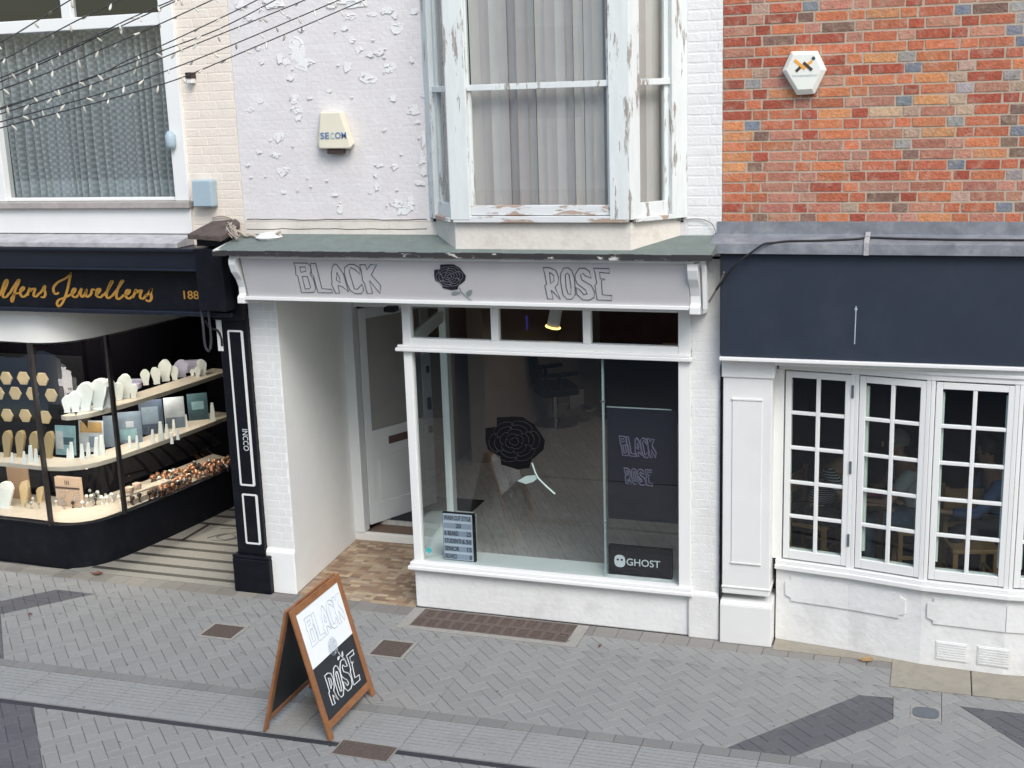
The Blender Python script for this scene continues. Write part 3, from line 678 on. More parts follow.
def card(name,label,px,py,wpx,hpx,rot,cols):
    q=grd(px,py,1.03); d=(q-CAM).length/FPX; w=wpx*d; h=hpx*d; t=thing(name,label,'display card',q); t.rotation_euler=(0,0,rot)
    lean=.12; V=Vector((0,lean,1)).normalized(); N=Vector((0,-1,lean)).normalized(); L0=Vector((0,0,0))
    b=MB(); 
    def q4(mb,u0,u1,v0,v1,off=0,th=.006): mb.prism([X1*(u0*w)+V*(v0*h)+N*off,X1*(u1*w)+V*(v0*h)+N*off,X1*(u1*w)+V*(v1*h)+N*off,X1*(u0*w)+V*(v1*h)+N*off],-N*th)
    q4(b,-.5,.5,0,1); o=MB(); 
    me=b.build('card',cols[0]); me.parent=t
    for k,(m,u0,u1,v0,v1) in enumerate(cols[1]):
        c=MB(); q4(c,u0,u1,v0,v1,.002+.001*k,.002); e=c.build('printed_patch',m); e.parent=t
    return t
TQ=mat('turquoise_print',(.22,.36,.40),.4,.35,9); TQD=mat('deep_teal_print',(.05,.10,.12),.4,.4,9); GB=mat('grey_blue_print',(.16,.21,.27),.4,.3,6); LG=mat('light_print',(.42,.46,.5),.4,.2,8); OR=mat('sunset_print',(.38,.24,.10),.4,.3,8); DB=mat('dark_blue_print',(.05,.07,.11),.4,.3,8)
card('picture_card','turquoise sea picture card at the left bend of the middle shelf',66,455,22,28,.05,(TQ,[(TQD,-.1,.4,.35,.6),(LG,-.45,-.1,.2,.8)]))
card('picture_card','picture card with an orange sky on the middle shelf',92,452,25,30,.15,(LG,[(OR,-.45,.45,.62,.95),(GB,-.1,.2,.15,.5)]))
card('picture_card','plain grey blue picture card beside the orange sky card',112,447,14,30,.35,(GB,[]))
card('picture_card','blue picture card with a pale figure behind the second mullion',130,443,24,30,.5,(GB,[(TQ,-.35,.3,.1,.45),(LG,-.1,.2,.5,.7)]))
card('picture_card','dark blue grey picture card in the middle of the right hand run',153,434,22,33,.6,(DB,[(GB,-.4,.3,.3,.8)]))
card('picture_card','pale blue picture card behind two pairs of earring stands',176,428,19,30,.6,(LG,[(GB,-.45,.45,.0,.35)]))
card('picture_card','deep teal picture card nearest the end of the middle shelf',199,420,19,26,.6,(TQD,[(TQ,-.3,.3,.4,.7)]))
GBU=bust(OCHRE,.105,.30); tag(GBU,'tall ochre necklace bust on the left of the middle shelf','display bust','ochre busts on the middle shelf')
for px in(7,20,34,49): place(GBU,px,457 if px<30 else 458,1.03,0,scale=.85)
# earring stands
ES=MB().prism([(-.022,0,0),(.022,0,0),(.010,.02,.14),(-.010,.02,.14)],(0,.014,0)).build('earring_stand',VELV); tag(ES,'slim white earring stand on the middle jewellery shelf','stand','slim white stands on the middle shelf')
for px,py in((12,463),(24,464),(30,463),(36,463),(68,458),(71,459),(96,456),(102,455),(130,449),(137,449),(153,443),(161,441),(167,438),(174,433),(186,427),(213,421),(82,459),(88,458),(172,444),(178,440)): place(ES,px,py,1.03,random.uniform(0,.5),scale=random.uniform(.6,1.4))
# hexagonal pads
HX=MB(); pts=[Vector((math.cos(PI/3*k)*.075,0,math.sin(PI/3*k)*.075)) for k in range(6)]; HX.prism(pts,(0,-.02,0)); HX=HX.build('hexagonal_pad',BUFF,bevel=.004); tag(HX,'buff hexagonal jewellery pad hung on the dark board','display pad','hexagonal pads on the dark board')
fst=True
for px,py in((-12,377),(7,378),(24,378),(43,379),(-18,393),(-1,393),(16,393),(33,393.5),(52,395),(-10,414),(8,415),(26,415.5),(46,417)):
    q=at(px,py,.60); o=HX if fst else dup(HX,q); o.location=q; fst=False
# ring stands, watches and copper ornaments on the deck
def goblet(m,name,label,group):
    b=MB().lathe((0,0,0),[(.014,0),(.014,.004),(.004,.01),(.004,.035),(.015,.045),(.02,.06),(.014,.072),(.005,.076)],8); o=b.build(name,m,smooth=False); return tag(o,label,'ornament',group)
CO=goblet(GOLDC,'copper_ornament','small copper coloured trinket in the crowd on the jewellery deck','copper trinkets on the deck')
BR=goblet(MESHG,'bronze_ornament','small dark bronze trinket among the copper ones on the deck','dark trinkets on the deck')
SO=goblet(SILV,'silver_glint_ornament','small silver trinket on the left half of the jewellery deck, standing in for glints among the copper','silver trinkets on the deck')
GO=MB().lathe((0,0,0),[(.012,0),(.012,.004),(.003,.01),(.003,.04),(.012,.046),(.018,.058),(.012,.07),(.003,.074)],8).build('ball_glint_ornament',VELV); tag(GO,'pale round headed trinket on the jewellery deck, standing in for glints among the copper','ornament','pale trinkets on the deck')
rr=random.Random(11)
def lerp(a,b_,t): return a+(b_-a)*t
for i in range(190):
    t=rr.random()**.8; v=rr.random(); px=lerp(233,152,t); py=lerp(470,502,t)-v*lerp(8,20,t)-1
    place((CO if rr.random()<.62 else (BR if rr.random()<.65 else (GO if rr.random()<.5 else SO))),px,py,.44,0,scale=rr.uniform(.9,1.5))  # pale and silver pieces mixed in stand for glints on the copper
for px,py in((133,505),(140,502),(150,500),(155,498),(165,497),(172,492)): place(BR,px,py,.44,0,scale=1.3)
for i in range(42):
    px=rr.uniform(24,122); v=rr.random(); py=509-v*9-(max(0,px-85)*.10)
    place(SO if rr.random()<.6 else (GO if rr.random()<.5 else BR),px,py,.44,0,scale=rr.uniform(.7,1.1))
for px,py in((87,498),(91,492),(98,494),(102,499),(107,499),(112,496),(120,498)): place(GO,px,py+5,.44,0,scale=1.25)
t_=bust(VELV,.17,.26,'necklace_bust'); tag(t_,'broad white necklace bust at the far left of the jewellery deck','display bust'); t_.location=grd(5,508,.44)
t_=bust(BUFF,.09,.24,'necklace_bust'); tag(t_,'tall narrow cream bust in front of the tan panel','display bust'); t_.location=grd(24,505,.44)
t_=bust(BUFF,.07,.15,'necklace_bust'); tag(t_,'little cream bust beside the first window mullion','display bust'); t_.location=grd(40,502,.44)
t_=MB().box(-.13,.13,0,.03,0,.34).build('tan_panel',TAN,bevel=.004); tag(t_,'upright tan panel standing behind the cream bust','display panel'); t_.location=grd(20,499,.44)
t_=thing('logo_display','pink beige display box headed with three small figures under the middle shelf','display box',grd(67,508,.44)); q=t_.location.copy()
PB=mat('pink_beige_board',(.50,.37,.28),.6,.05,5)
b=MB(); b.box(q.x-.15,q.x+.15,q.y+.04,q.y+.09,q.z,q.z+.31); b.build('back_board',PB,t_,bevel=.003)
MB().box(q.x-.15,q.x+.15,q.y+.03,q.y+.04,q.z+.195,q.z+.21).build('groove',DBRN,t_)
text('III',Vector((q.x,q.y+.039,q.z+.235)),X1,Z1,.045,DBRN,'lettering',t_,width=.05,center=True)
b=MB()
for k in range(26): a=q.x-.13+.26*rr.random(); zz=q.z+.07+rr.random()*.11; b.lathe((a,q.y+.03,zz),[(.002,-.008),(.007,0),(.002,.008)],6)
b.build('brooches',SILV,t_)
t_=thing('watch_tray','pale tray with two cream cushions above the bronze trinkets','display tray',grd(146,498,.44)); q=t_.location.copy()
b=MB(); b.prism([(q.x-.14,q.y-.25,q.z+.09),(q.x-.04,q.y-.29,q.z+.09),(q.x+.12,q.y+.3,q.z+.09),(q.x+.0,q.y+.33,q.z+.09)],(0,0,.02)); b.build('tray',LAMI,t_)
for dy in(-.18,-.05):
    b=MB(); b.lathe((q.x-.06,q.y+dy,q.z+.11),[(.04,0),(.05,.03),(.045,.06),(.02,.07)],10); b.build('cushion',PB,t_)
b=MB(); 
for dy in(-.2,.25): b.box(q.x-.05,q.x-.03,q.y+dy,q.y+dy+.02,q.z,q.z+.09)
b.build('foot',MESHG,t_)
place(CO,206-78,482,.46,0,scale=1.2)

# ============================================================ MIDDLE BUILDING
MBg=thing('lilac_white_building','lilac white rendered brick building with a bay sash window over a white hair salon front','building',(-3.6,0,0))
w=MB(); w.box(-5.680,-3.93,0,.25,3.12,TOP).box(-1.86,-1.5675,0,.25,3.12,TOP).box(-3.93,-1.86,0,.25,3.12,3.436)
w.build('wall',GREYP,MBg)
b=MB(); bricks(b,-5.68,-3.95,3.42,TOP,0,.0004,.007,color=False,bev=.003,jit=.0004); b.build('painted_brickwork',GREYP,MBg,fix=False)
b=MB(); bricks(b,-1.83,-1.568,3.30,TOP,0,.004,.012,color=False,bev=.003); b.build('white_brickwork',WB,MBg,fix=False)
MB().box(-1.845,-1.568,-.002,.0,3.2,TOP).build('white_coat',WB,MBg)
bp=MB(); bp.box(-5.68,-3.80,-.009,0,3.12,3.405).box(-5.68,-3.93,-.0075,0,3.408,3.42); bp.build('base_render',CREAM2,MBg)
rr=random.Random(4); ck=MB()
for py in(219.5,229):
    ck.tube(smoothpath([at(x,py+rr.uniform(-.5,.5),-.010) for x in range(247,428,9)],2),.0028,4)
ck.build('crack',MESHG,MBg)
# paint flakes
fk=MB(); fk2=MB(); rr=random.Random(5)
FL=[(297,50,7,9),(303,64,8,7),(286,62,4,3),(367,78,7,4),(373,80,4,3),(390,68,5,4),(397,30,6,5),(350,17,5,3),(372,15,4,2),(352,40,3,3),(358,50,4,3),(348,67,4,5),(329,91,3,2),(260,101,3,2),(251,110,3,2),(294,98,5,4),(297,110,5,4),(299,118,4,3),(278,137,5,5),(282,172,6,4),(259,152,4,2),(275,155,5,3),(283,192,3,2),(377,187,3,3),(370,192,2,2),(411,203,4,7),(405,210,6,4),(396,204,5,4),(340,209,3,4),(414,110,6,4),(393,98,4,3),(415,12,4,3),(395,15,3,3),(275,3,10,5),(355,4,12,4),(388,10,5,3),(345,28,4,2),(424,140,2,8),(422,158,3,6),(424,172,3,5),(379,165,4,2),(395,167,3,3),(380,52,5,3),(370,55,4,2),(250,18,3,2),(241,5,5,3),(420,183,5,3),(418,122,3,2),(335,195,3,1.5),(258,48,3,2),(290,78,4,2),(280,60,4,5),(262,62,3,2),(376,175,2,2),(332,5,5,3),(301,30,3,1.5),(310,98,3,1.5),(412,60,2,3),(424,95,2,2),(385,130,2,1.5),(248,165,2,1.5)]
def flake(px,py,a,b_):
    c=at(px,py,-.003); s=1/128; yk=-.0030-.00006*len(fk.f)/12; n=11; pts=[]; a*=1.25; b_*=1.25
    for k in range(n):
        an=2*PI*k/n; r_=rr.uniform(.55,1.25); pts.append(Vector((c.x+math.cos(an)*a*s*r_,yk,c.z+math.sin(an)*b_*s*r_)))
    fk.add([p+Vector((0,.0025,0)) for p in pts]+pts,[list(range(n,2*n))]+[(i,(i+1)%n,n+(i+1)%n,n+i) for i in range(n)])
    # curled rim of loose paint
    k0=rr.randrange(n)
    for j in range(rr.randint(2,4)):
        p,q=pts[(k0+j)%n],pts[(k0+j+1)%n]; o=((p+q)/2-c); o.y=0; o.normalize()
        lift=rr.uniform(.002,.008)
        fk2.add([p,q,q-o*.004*rr.uniform(1,3)+Vector((0,-lift,-.003)),p-o*.004*rr.uniform(0,3)+Vector((0,-lift*.7,-.003))],[(0,1,2,3)])
for a in FL:
    flake(*a)
    if a[2]>=5:
        for _ in range(3): flake(a[0]+rr.uniform(-1,1)*a[2],a[1]+rr.uniform(-1,1)*a[3],a[2]*rr.uniform(.3,.6),a[3]*rr.uniform(.3,.6))
for k in range(28): flake(rr.uniform(240,425),rr.uniform(0,208),rr.uniform(.7,1.8),rr.uniform(.5,1.2))
tag(fk.build('bare_patches',FLAKE,MBg,fix=False),kind='stuff'); tag(fk2.build('paint_curls',GREYP,MBg,fix=False),kind='stuff')
# ---------------- bay sash window
d=.38; BY=[(-3.93,0),(-3.615,-d),(-2.175,-d),(-1.855,0)]     # plan of bay
bay=MB(); 
# apron (cream) under the window
BYi=[(-3.90,0.0),(-3.60,-d+.03),(-2.19,-d+.03),(-1.885,0.0)]
ap=MB(); ap.prism([(x,y,3.20) for x,y in BYi],(0,0,.235)); bo=ap.build('bay_apron',CREAM2,MBg,bevel=.004)
def seg(mb,A,B,u0,u1,z0,z1,y0,y1):
    """box on a bay face from A to B; u along the face in metres, y outward"""
    A=Vector((*A,0)); B=Vector((*B,0)); U=(B-A).normalized(); N=Vector((U.y,-U.x,0))
    c=A+U*((u0+u1)/2)+N*((y0+y1)/2); c.z=(z0+z1)/2
    mb.obox(c,U,Z1,N,abs(u1-u0)/2,(z1-z0)/2,abs(y1-y0)/2)
Lc=BY[2][0]-BY[1][0]; Ls=math.hypot(BY[1][0]-BY[0][0],d); Lr=math.hypot(BY[3][0]-BY[2][0],d)
for k in range(1): pass
zb=3.437; zs=3.553
bf=MB()
# corner posts
for (x,y) in (BY[1],BY[2]): pass
pl=at(441,100,-d).x; 
def xat(px,py): return at(px,py,-d).x
cx0=xat(449,110); cx1=xat(467,110); cx2=xat(609,110); cx3=xat(635,110)
bf.prism([(BY[1][0]+.004,-d-.022,zb+.02),(cx1,-d-.022,zb+.02),(cx1,-d+.09,zb+.02),(BY[1][0]-.045,-d+.09,zb+.02)],(0,0,TOP-zb-.02))
bf.prism([(cx2,-d-.022,zb+.02),(BY[2][0]-.004,-d-.022,zb+.02),(BY[2][0]+.055,-d+.06,zb+.02),(BY[2][0]+.02,-d+.11,zb+.02),(cx2,-d+.09,zb+.02)],(0,0,TOP-zb-.02))
seg(bf,BY[0],BY[1],-.02,.13,zb,TOP,-.08,.02); seg(bf,BY[2],BY[3],Lr-.13,Lr+.03,zb,TOP,-.08,.02)
bw=bf.build('bay_window',SASH,MBg,bevel=.005)
s_=MB(); 
seg(s_,(cx1,-d),(cx2,-d),.0,cx2-cx1,4.43,4.475,-.045,.0); seg(s_,(cx1,-d),(cx2,-d),0,.022,3.56,4.43,-.06,-.02); seg(s_,(cx1,-d),(cx2,-d),cx2-cx1-.022,cx2-cx1,3.56,4.43,-.06,-.02)
seg(s_,(cx1,-d),(cx2,-d),0,.014,4.475,TOP,-.03,-.005); seg(s_,(cx1,-d),(cx2,-d),cx2-cx1-.02,cx2-cx1,4.475,TOP,-.03,-.005)
seg(s_,BY[2],BY[3],.06,Lr-.13,4.43,4.475,-.045,.0); seg(s_,BY[2],BY[3],Lr-.17,Lr-.13,3.56,TOP,-.06,-.02); seg(s_,BY[2],BY[3],.06,Lr-.13,zb+.02,3.575,-.07,-.012)
seg(s_,BY[0],BY[1],.13,Ls-.03,4.43,4.475,-.045,.0); seg(s_,BY[0],BY[1],.13,.18,3.56,TOP,-.06,-.02); seg(s_,BY[0],BY[1],.13,Ls-.03,zb+.02,3.575,-.07,-.012)
s_.build('sash',SASH,bw,bevel=.003)
r_=MB(); seg(r_,(cx1,-d),(cx2,-d),0,cx2-cx1,3.49,3.565,-.06,-.004); r_.box(BY[1][0]+.02,BY[2][0]-.02,-d-.018,-d+.08,zb,3.485)
seg(r_,BY[0],BY[1],.0,Ls-.02,zb,3.47,-.08,.018); seg(r_,BY[2],BY[3],.03,Lr,zb,3.47,-.08,.018)
r_.build('sill',SILLP,bw,bevel=.004)
g_=MB(); seg(g_,(cx1,-d),(cx2,-d),.01,cx2-cx1-.01,3.55,4.45,-.048,-.043); seg(g_,(cx1,-d),(cx2,-d),.01,cx2-cx1-.01,4.45,TOP,-.024,-.020)
seg(g_,BY[0],BY[1],.15,Ls-.02,3.56,TOP,-.045,-.04); seg(g_,BY[2],BY[3],.05,Lr-.14,3.56,TOP,-.045,-.04)
g_.build('pane',GLASSU,bw)
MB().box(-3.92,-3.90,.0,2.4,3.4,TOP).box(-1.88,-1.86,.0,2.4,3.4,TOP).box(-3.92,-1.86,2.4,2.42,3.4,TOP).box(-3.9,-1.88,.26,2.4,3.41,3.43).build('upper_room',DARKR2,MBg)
MB().prism([(x,y+.05,3.436) for x,y in BYi],(0,0,.01)).build('bay_board',WR,MBg)
MB().box(-9.8,2.2,.0,9,TOP,TOP+.1).build('light_block_slab',DARKR,MBg)  # unseen slab added over the rooms to keep daylight out
MB().prism([(x,y,TOP-.002) for x,y in BY],(0,0,.05)).build('bay_roof',LEAD,MBg)
# vertical blinds
def blind(label,A,B,n,skip,inset,seedv,wide):
    rr=random.Random(seedv); A=Vector((*A,0)); B=Vector((*B,0)); U=(B-A).normalized(); N=Vector((U.y,-U.x,0)); L=(B-A).length
    t=thing('vertical_blind',label,'blind',A-N*inset+Vector((0,0,3.5)))
    for i in range(n):
        if i in skip: continue
        c=A+U*(L*(i+.5)/n)-N*inset; a=rr.uniform(.02,.42) if rr.random()<.8 else .52; u=U*math.cos(a)+N*math.sin(a); nn=Vector((-u.y,u.x,0)); w=L/n*wide*rr.uniform(.85,1.05)
        b=MB(); P=[]
        for k in range(5):
            f=(k/4-.5)*w; bow=.006*(1-(2*k/4-1)**2); P.append(c+u*f+nn*bow)
        v=[(p.x,p.y,3.50) for p in P]+[(p.x,p.y,TOP-.05) for p in P]
        b.add(v,[(k,k+1,6+k,5+k) for k in range(4)]); b.build('slat',BLIND if rr.random()<.7 else BLIND2,t,smooth=True)
    b=MB(); c=(A+B)/2-N*inset; b.obox(c+Vector((0,0,TOP-.04)),U,Z1,N,L/2,.02,.02); b.build('head_rail',W,t)
blind('cream vertical slat blind in the wide centre pane of the bay',(cx1,-d),(cx2,-d),15,(),.12,4,1.22)
blind('narrow brownish slat blind in the right angled pane of the bay',(BY[2][0]+.02,-d+.03),(BY[3][0]-.04,-.06),6,(),.14,5,1.15)
blind('sliver of slat blind in the left angled pane of the bay',(BY[0][0]+.05,-.05),(BY[1][0]-.03,-d+.03),6,(),.14,6,1.15)
# net curtain on the left
NCt=MB(); nx,nz=260,30; vs=[];uvs=[]
for i in range(nx+1):
    for j in range(nz+1):
        u=i/nx; x=-8.2+1.92*u; z=3.60+1.53*j/nz; amp=.042+.02*math.sin(u*17)
        fold=math.sin(u*2*PI*23+1.3*math.sin(u*31)+.3*math.sin(j*.25)); vs.append((x+.008*math.sin(j*.21+u*40)*(1-j/nz),.17+amp*fold,z)); uvs.append((u*2.6,1.53*j/nz))
NCt.v=vs; NCt.uv=uvs; NCt.f=[(i*(nz+1)+j,(i+1)*(nz+1)+j,(i+1)*(nz+1)+j+1,i*(nz+1)+j+1) for i in range(nx) for j in range(nz)]; NCt.c=[(1,1,1)]*len(NCt.f)
o=NCt.build('net_curtain',LACE,smooth=True); tag(o,'grey patterned lace net curtain behind the left upstairs window','curtain')

# ---------------- canopy
cp=MB(); xL,xR=-5.72,-1.572
cp.prism([(xL,0,3.300),(xL,-.45,3.205),(xL,-.45,3.19),(xL,0,3.19)],(xR-xL,0,0)); cn=cp.build('canopy_roof',FELT,MBg)
rr=random.Random(9); dr=MB(); x=xL-.01
while x<xR+.01:
    w_=rr.uniform(.05,.22); dr.box(x,min(x+w_,xR+.012),-.472-rr.uniform(0,.006),-.448,3.168+rr.uniform(-.004,.004),3.208+rr.uniform(-.002,.003)); x+=w_
dr.build('drip_edge',DRIP,cn)
MB().box(xL+.005,xL+.03,-.455,-.01,3.205,3.215).build('side_trim',W,cn); 
b=MB(); b.prism([(xL-.008,0,3.285),(xL-.008,-.46,3.214),(xL-.008,-.46,3.17),(xL-.008,0,3.17)],(.012,0,0)); b.build('end_trim',W,cn)
ft=MB(); ft.box(-5.60,-1.70,-.43,-.0,3.142,3.172); ft.build('fascia_trim',WR,MBg,bevel=.003)
# fascia board leaning out at the top
SF=thing('salon_sign','pale grey fascia sign reading BLACK ROSE with a black rose between the words','sign',(-3.6,-.3,2.8))
FT=(-.385,3.138); FB=(-.30,2.803)
b=MB(); b.prism([(-5.52,FT[0],FT[1]),(-5.52,FB[0],FB[1]),(-5.52,FB[0]+.03,FB[1]),(-5.52,FT[0]+.03,FT[1])],(3.765,0,0)); fb=b.build('board',FLATGREY,SF)
b=MB(); b.box(-5.545,-1.755,-.325,-.27,2.776,2.803).box(-5.545,-1.755,-.30,-.27,2.770,2.776); b.build('bottom_moulding',WG,SF,bevel=.004)
MB().box(-5.5,-1.78,-.27,.02,2.785,2.80).build('soffit',W,MBg)
MB().box(-5.5,-4.25,.02,1.6,2.74,2.785).build('lobby_ceiling',W,MBg)
def fas(px,py,off=0.0):
    """point on the leaning fascia plane"""
    n=Vector((0,-(FT[1]-FB[1]),(FT[0]-FB[0]))).normalized()
    n=Vector((0,-(FT[1]-FB[1]),-(FB[0]-FT[0]))); n.normalize()
    P0=Vector((0,FB[0],FB[1])); d_=_ray(px,py); t=(P0-CAM).dot(n)/d_.dot(n); return CAM+d_*t+n*off
GL_B=[[(115,110),(235,112),(258,135),(268,170),(255,205),(285,245),(305,330),(290,360),(185,362),(150,215),(137,215),(130,140)],[(168,145),(215,145),(222,180),(180,190)],[(190,225),(235,225),(262,320),(250,330),(215,330)],
 [(262,115),(305,115),(358,328),(440,335),(452,365),(325,362),(285,215),(275,215),(262,160)],
 [(470,120),(490,130),(540,200),(585,355),(530,310),(495,300),(510,365),(475,368),(440,290),(445,275),(437,200),(450,135)],[(485,190),(510,240),(515,275),(480,255)],
 [(590,122),(630,122),(670,145),(685,170),(682,205),(640,165),(605,150),(590,180),(620,280),(635,330),(660,335),(700,290),(715,345),(695,372),(640,370),(600,345),(575,290),(550,200),(550,150)],
 [(680,125),(728,125),(742,170),(770,125),(825,125),(780,210),(860,300),(855,370),(765,260),(790,370),(745,370),(720,280),(705,260),(695,180)]]
GL_R=[[(70,95),(105,95),(140,110),(155,150),(150,185),(135,200),(165,265),(125,225),(115,215),(125,265),(95,262),(80,190),(90,185),(80,130)],[(105,120),(128,135),(130,165),(112,180)],
 [(165,130),(180,98),(205,95),(225,110),(240,150),(245,240),(225,265),(200,265),(178,240),(165,170)],[(190,135),(200,125),(210,130),(222,200),(220,240),(205,235),(195,200)],
 [(245,130),(265,98),(295,97),(320,115),(330,150),(300,140),(285,125),(272,135),(280,160),(330,190),(348,225),(345,255),(320,270),(285,268),(255,240),(248,200),(270,215),(290,240),(308,235),(300,215),(255,180),(243,155)],
 [(342,98),(428,100),(428,125),(375,120),(380,155),(405,155),(385,165),(390,240),(442,245),(440,272),(362,268),(350,190),(360,180),(350,120)]]
def outl(loops,fn,r,name,m,parent,n=4):
    b=MB()
    for lp in loops:
        P=[fn(*p) for p in lp]; P.append(P[0]); P.append(P[1]); 
        b.tube(P,r,n,cap=False)
    return b.build(name,m,parent)
outl(GL_B,lambda x,y:fas(280+x/8.533,250+y/8.533,.001),.0042,'lettering',INKG,SF)
outl(GL_R,lambda x,y:fas(530+x/5.389,250+y/5.389,.001),.0042,'lettering',INKG,SF)
# rose emblem: layered petals with pale vein lines. fn maps unit coordinates to the surface
def rose(fn,parent,petalm,linem,leafm,stemm,leaves=True,lw=.006,petals=True,tagn='rose_emblem'):
    sil=[(-.98,.55),(-.62,.6),(-.6,.95),(-.1,.98),(.25,.96),(.62,.7),(.85,.35),(1.0,.1),(.95,-.25),(.7,-.5),(.55,-.62),(.48,-.92),(.1,-.98),(-.45,-.8),(-.5,-.5),(-.9,-.25),(-.98,.1)]
    if petals:
        b=MB(); n=len(sil); lo=[fn(x,y,0) for x,y in sil]; hi=[fn(x,y,.004) for x,y in sil]; b.add(lo+hi,[list(range(n,2*n))]+[(i,(i+1)%n,n+(i+1)%n,n+i) for i in range(n)])
        b.build('petals',petalm,parent)
    b=MB(); rr=random.Random(2)
    for k,(r0,n_) in enumerate(((.14,3),(.28,4),(.44,5),(.6,6),(.76,6))):
        for j in range(n_):
            a0=2*PI*(j+.5*(k%2))/n_+k*.4; a1=a0+2*PI/n_*1.12; P=[]
            for s in range(9):
                a=a0+(a1-a0)*s/8; rad=r0*(1+.12*math.sin(PI*s/8)) *(1 if s not in(0,8) else .86); P.append(fn(math.cos(a)*rad-.02,math.sin(a)*rad*.92+.06,.0055))
            b.tube(P,lw,4)
    b.build('petal_lines',linem,parent)
    if leaves:
        b=MB()
        def leaf(cx,cy,l,w_,a):
            P=[]
            for s in range(12):
                t=2*PI*s/12; x=math.cos(t)*l; y=math.sin(t)*w_*(1-.35*math.cos(t)); P.append(fn(cx+x*math.cos(a)-y*math.sin(a),cy+x*math.sin(a)+y*math.cos(a),.003))
            Q=[fn(cx,cy,0)]; n=len(P); b.add(P,[list(range(n))])
        leaf(.38,-1.22,.30,.14,.15); leaf(1.22,-1.18,.26,.17,1.0); b.build('leaves',leafm,parent)
        b=MB(); b.tube([fn(.62,-.75,.004),fn(.7,-1.05,.004),fn(1.0,-1.4,.004),fn(1.35,-1.75,.004)],lw*2,4); b.build('stem',stemm,parent)
LEAFG=mat('grey_green_print',(.22,.26,.26),.5,.1); 
rose(lambda x,y,o:fas(450+x*16,277-y*13.2,o+.001),SF,mat('rose_black',(.012,.010,.018),.4,.2),mat('rose_line',(.20,.20,.24),.5,0),LEAFG,LEAFG,lw=.0018)
# corbels
def corbel(x0,x1):
    pr=[(-.0,3.14),(-.43,3.14),(-.43,3.09),(-.40,3.02),(-.335,2.95),(-.30,2.88),(-.30,2.82),(-.335,2.80),(-.335,2.745),(-.0,2.70)]
    b=MB(); b.prism([(x0,y,z) for y,z in pr],(x1-x0,0,0)); return b.build('corbel',WG,MBg,bevel=.006)
corbel(-5.612,-5.545); corbel(-1.752,-1.672)
MB().prism([(-1.655,-.36,3.13),(-1.655,-.30,3.10),(-1.655,-.24,2.80),(-1.655,-.30,2.78)],(.03,.0,0)).build('loose_cap',WG,MBg,bevel=.003)
# ---------------- ground floor piers and recess
wl=MB(); wl.prism([(-5.715,0,0),(-5.435,0,0),(-5.55,1.62,0),(-5.715,1.62,0)],(0,0,2.75)); wl.box(-5.72,-5.428,-.028,.0,0,.40); wl.prism([(-5.72,-.028,.40),(-5.72,-.001,.43),(-5.72,-.001,.40)],(.292,0,0))
wl.build('left_pier',mat('recess_lifted_white',(.83,.84,.825),.6,.03,5,.15,30),MBg,bevel=.01)  # whiter than the other paint to brighten the shaded recess wall
for a_,b_ in((-5.714,-5.438),(-1.80,-1.565)):
    b=MB(); bricks(b,a_,b_,.44,2.74,0,.0007,.006,color=False,bev=.003,jit=.0004); b.build('pier_brickwork',WB,MBg,fix=False)
wl=MB(); wl.box(-1.80,-1.5675,0,7,.40,3.15).box(-1.82,-1.5675,-.03,.3,0,.38); wl.prism([(-1.82,-.03,.38),(-1.82,0,.405),(-1.82,.3,.405),(-1.82,.3,.38)],(.25,0,0)); wl.build('right_pier',WB,MBg,bevel=.01)
# shop window
sw=MB(); sw.box(-4.255,-1.82,0.0,.22,0,.372); sw.prism([(-4.255,.22,0),(-4.10,.22,0),(-4.34,1.45,0),(-4.50,1.45,0)],(0,0,.372)); sw.build('stall_riser',WR,MBg,bevel=.012)
fr=MB(); fr.box(-4.245,-4.17,-.02,.06,.43,2.78).box(-1.90,-1.80,-.02,.06,.43,2.78).box(-4.17,-1.90,-.02,.06,2.70,2.78)
fr.box(-4.25,-1.80,-.015,.06,2.335,2.428)
for px in(495,587):
    xx=at(px,325,0).x; fr.box(xx-.032,xx+.032,-.018,.055,2.428,2.70)
SW=fr.build('shop_window',WG,MBg,bevel=.006)
b=MB(); b.box(-4.30,-1.785,-.065,-.015,2.322,2.352).box(-4.285,-1.80,-.05,-.015,2.352,2.375); b.build('transom_moulding',WG,SW,bevel=.006)
b=MB(); b.box(-4.29,-1.775,-.07,.0,.372,.405).box(-4.275,-1.785,-.05,.06,.405,.436); b.build('sill',WG,SW,bevel=.007)
b=MB(); b.box(-4.17,-1.90,.02,.028,.436,2.335); 
x0=-4.17
b.box(-4.17,-1.90,.02,.028,2.42,2.71); b.prism([(-4.205,.06,.43),(-4.197,.06,.43),(-4.405,1.27,.43),(-4.413,1.27,.43)],(0,0,2.27)); b.build('pane',GLASSS,SW)
b=MB(); b.prism([(-4.44,1.26,.12),(-4.37,1.26,.12),(-4.385,1.36,.12),(-4.455,1.36,.12)],(0,0,2.62)); b.prism([(-4.235,.06,2.335),(-4.18,.06,2.335),(-4.39,1.27,2.335),(-4.445,1.27,2.335)],(0,0,.10)); b.build('back_post',MINT,SW)
b=MB(); b.prism([(-4.19,.03,.40),(-1.9,.03,.40),(-1.9,.33,.40),(-4.0,.33,.40),(-4.0,.30,.40)],(0,0,.035)); b.prism([(-4.235,.06,.40),(-4.0,.31,.40),(-4.20,1.36,.40),(-4.45,1.36,.40)],(0,0,.033)); b.prism([(-4.00,.30,.12),(-3.97,.30,.12),(-4.17,1.36,.12),(-4.20,1.36,.12)],(0,0,.30)); b.box(-4.0,-1.9,.31,.33,.12,.40); b.build('display_deck',MINT,SW)
b=MB(); q=at(605,480,.06); b.box(q.x-.008,q.x+.008,.032,.055,.436,2.335); b.build('glass_fin',EDGE,SW)
b=MB(); 
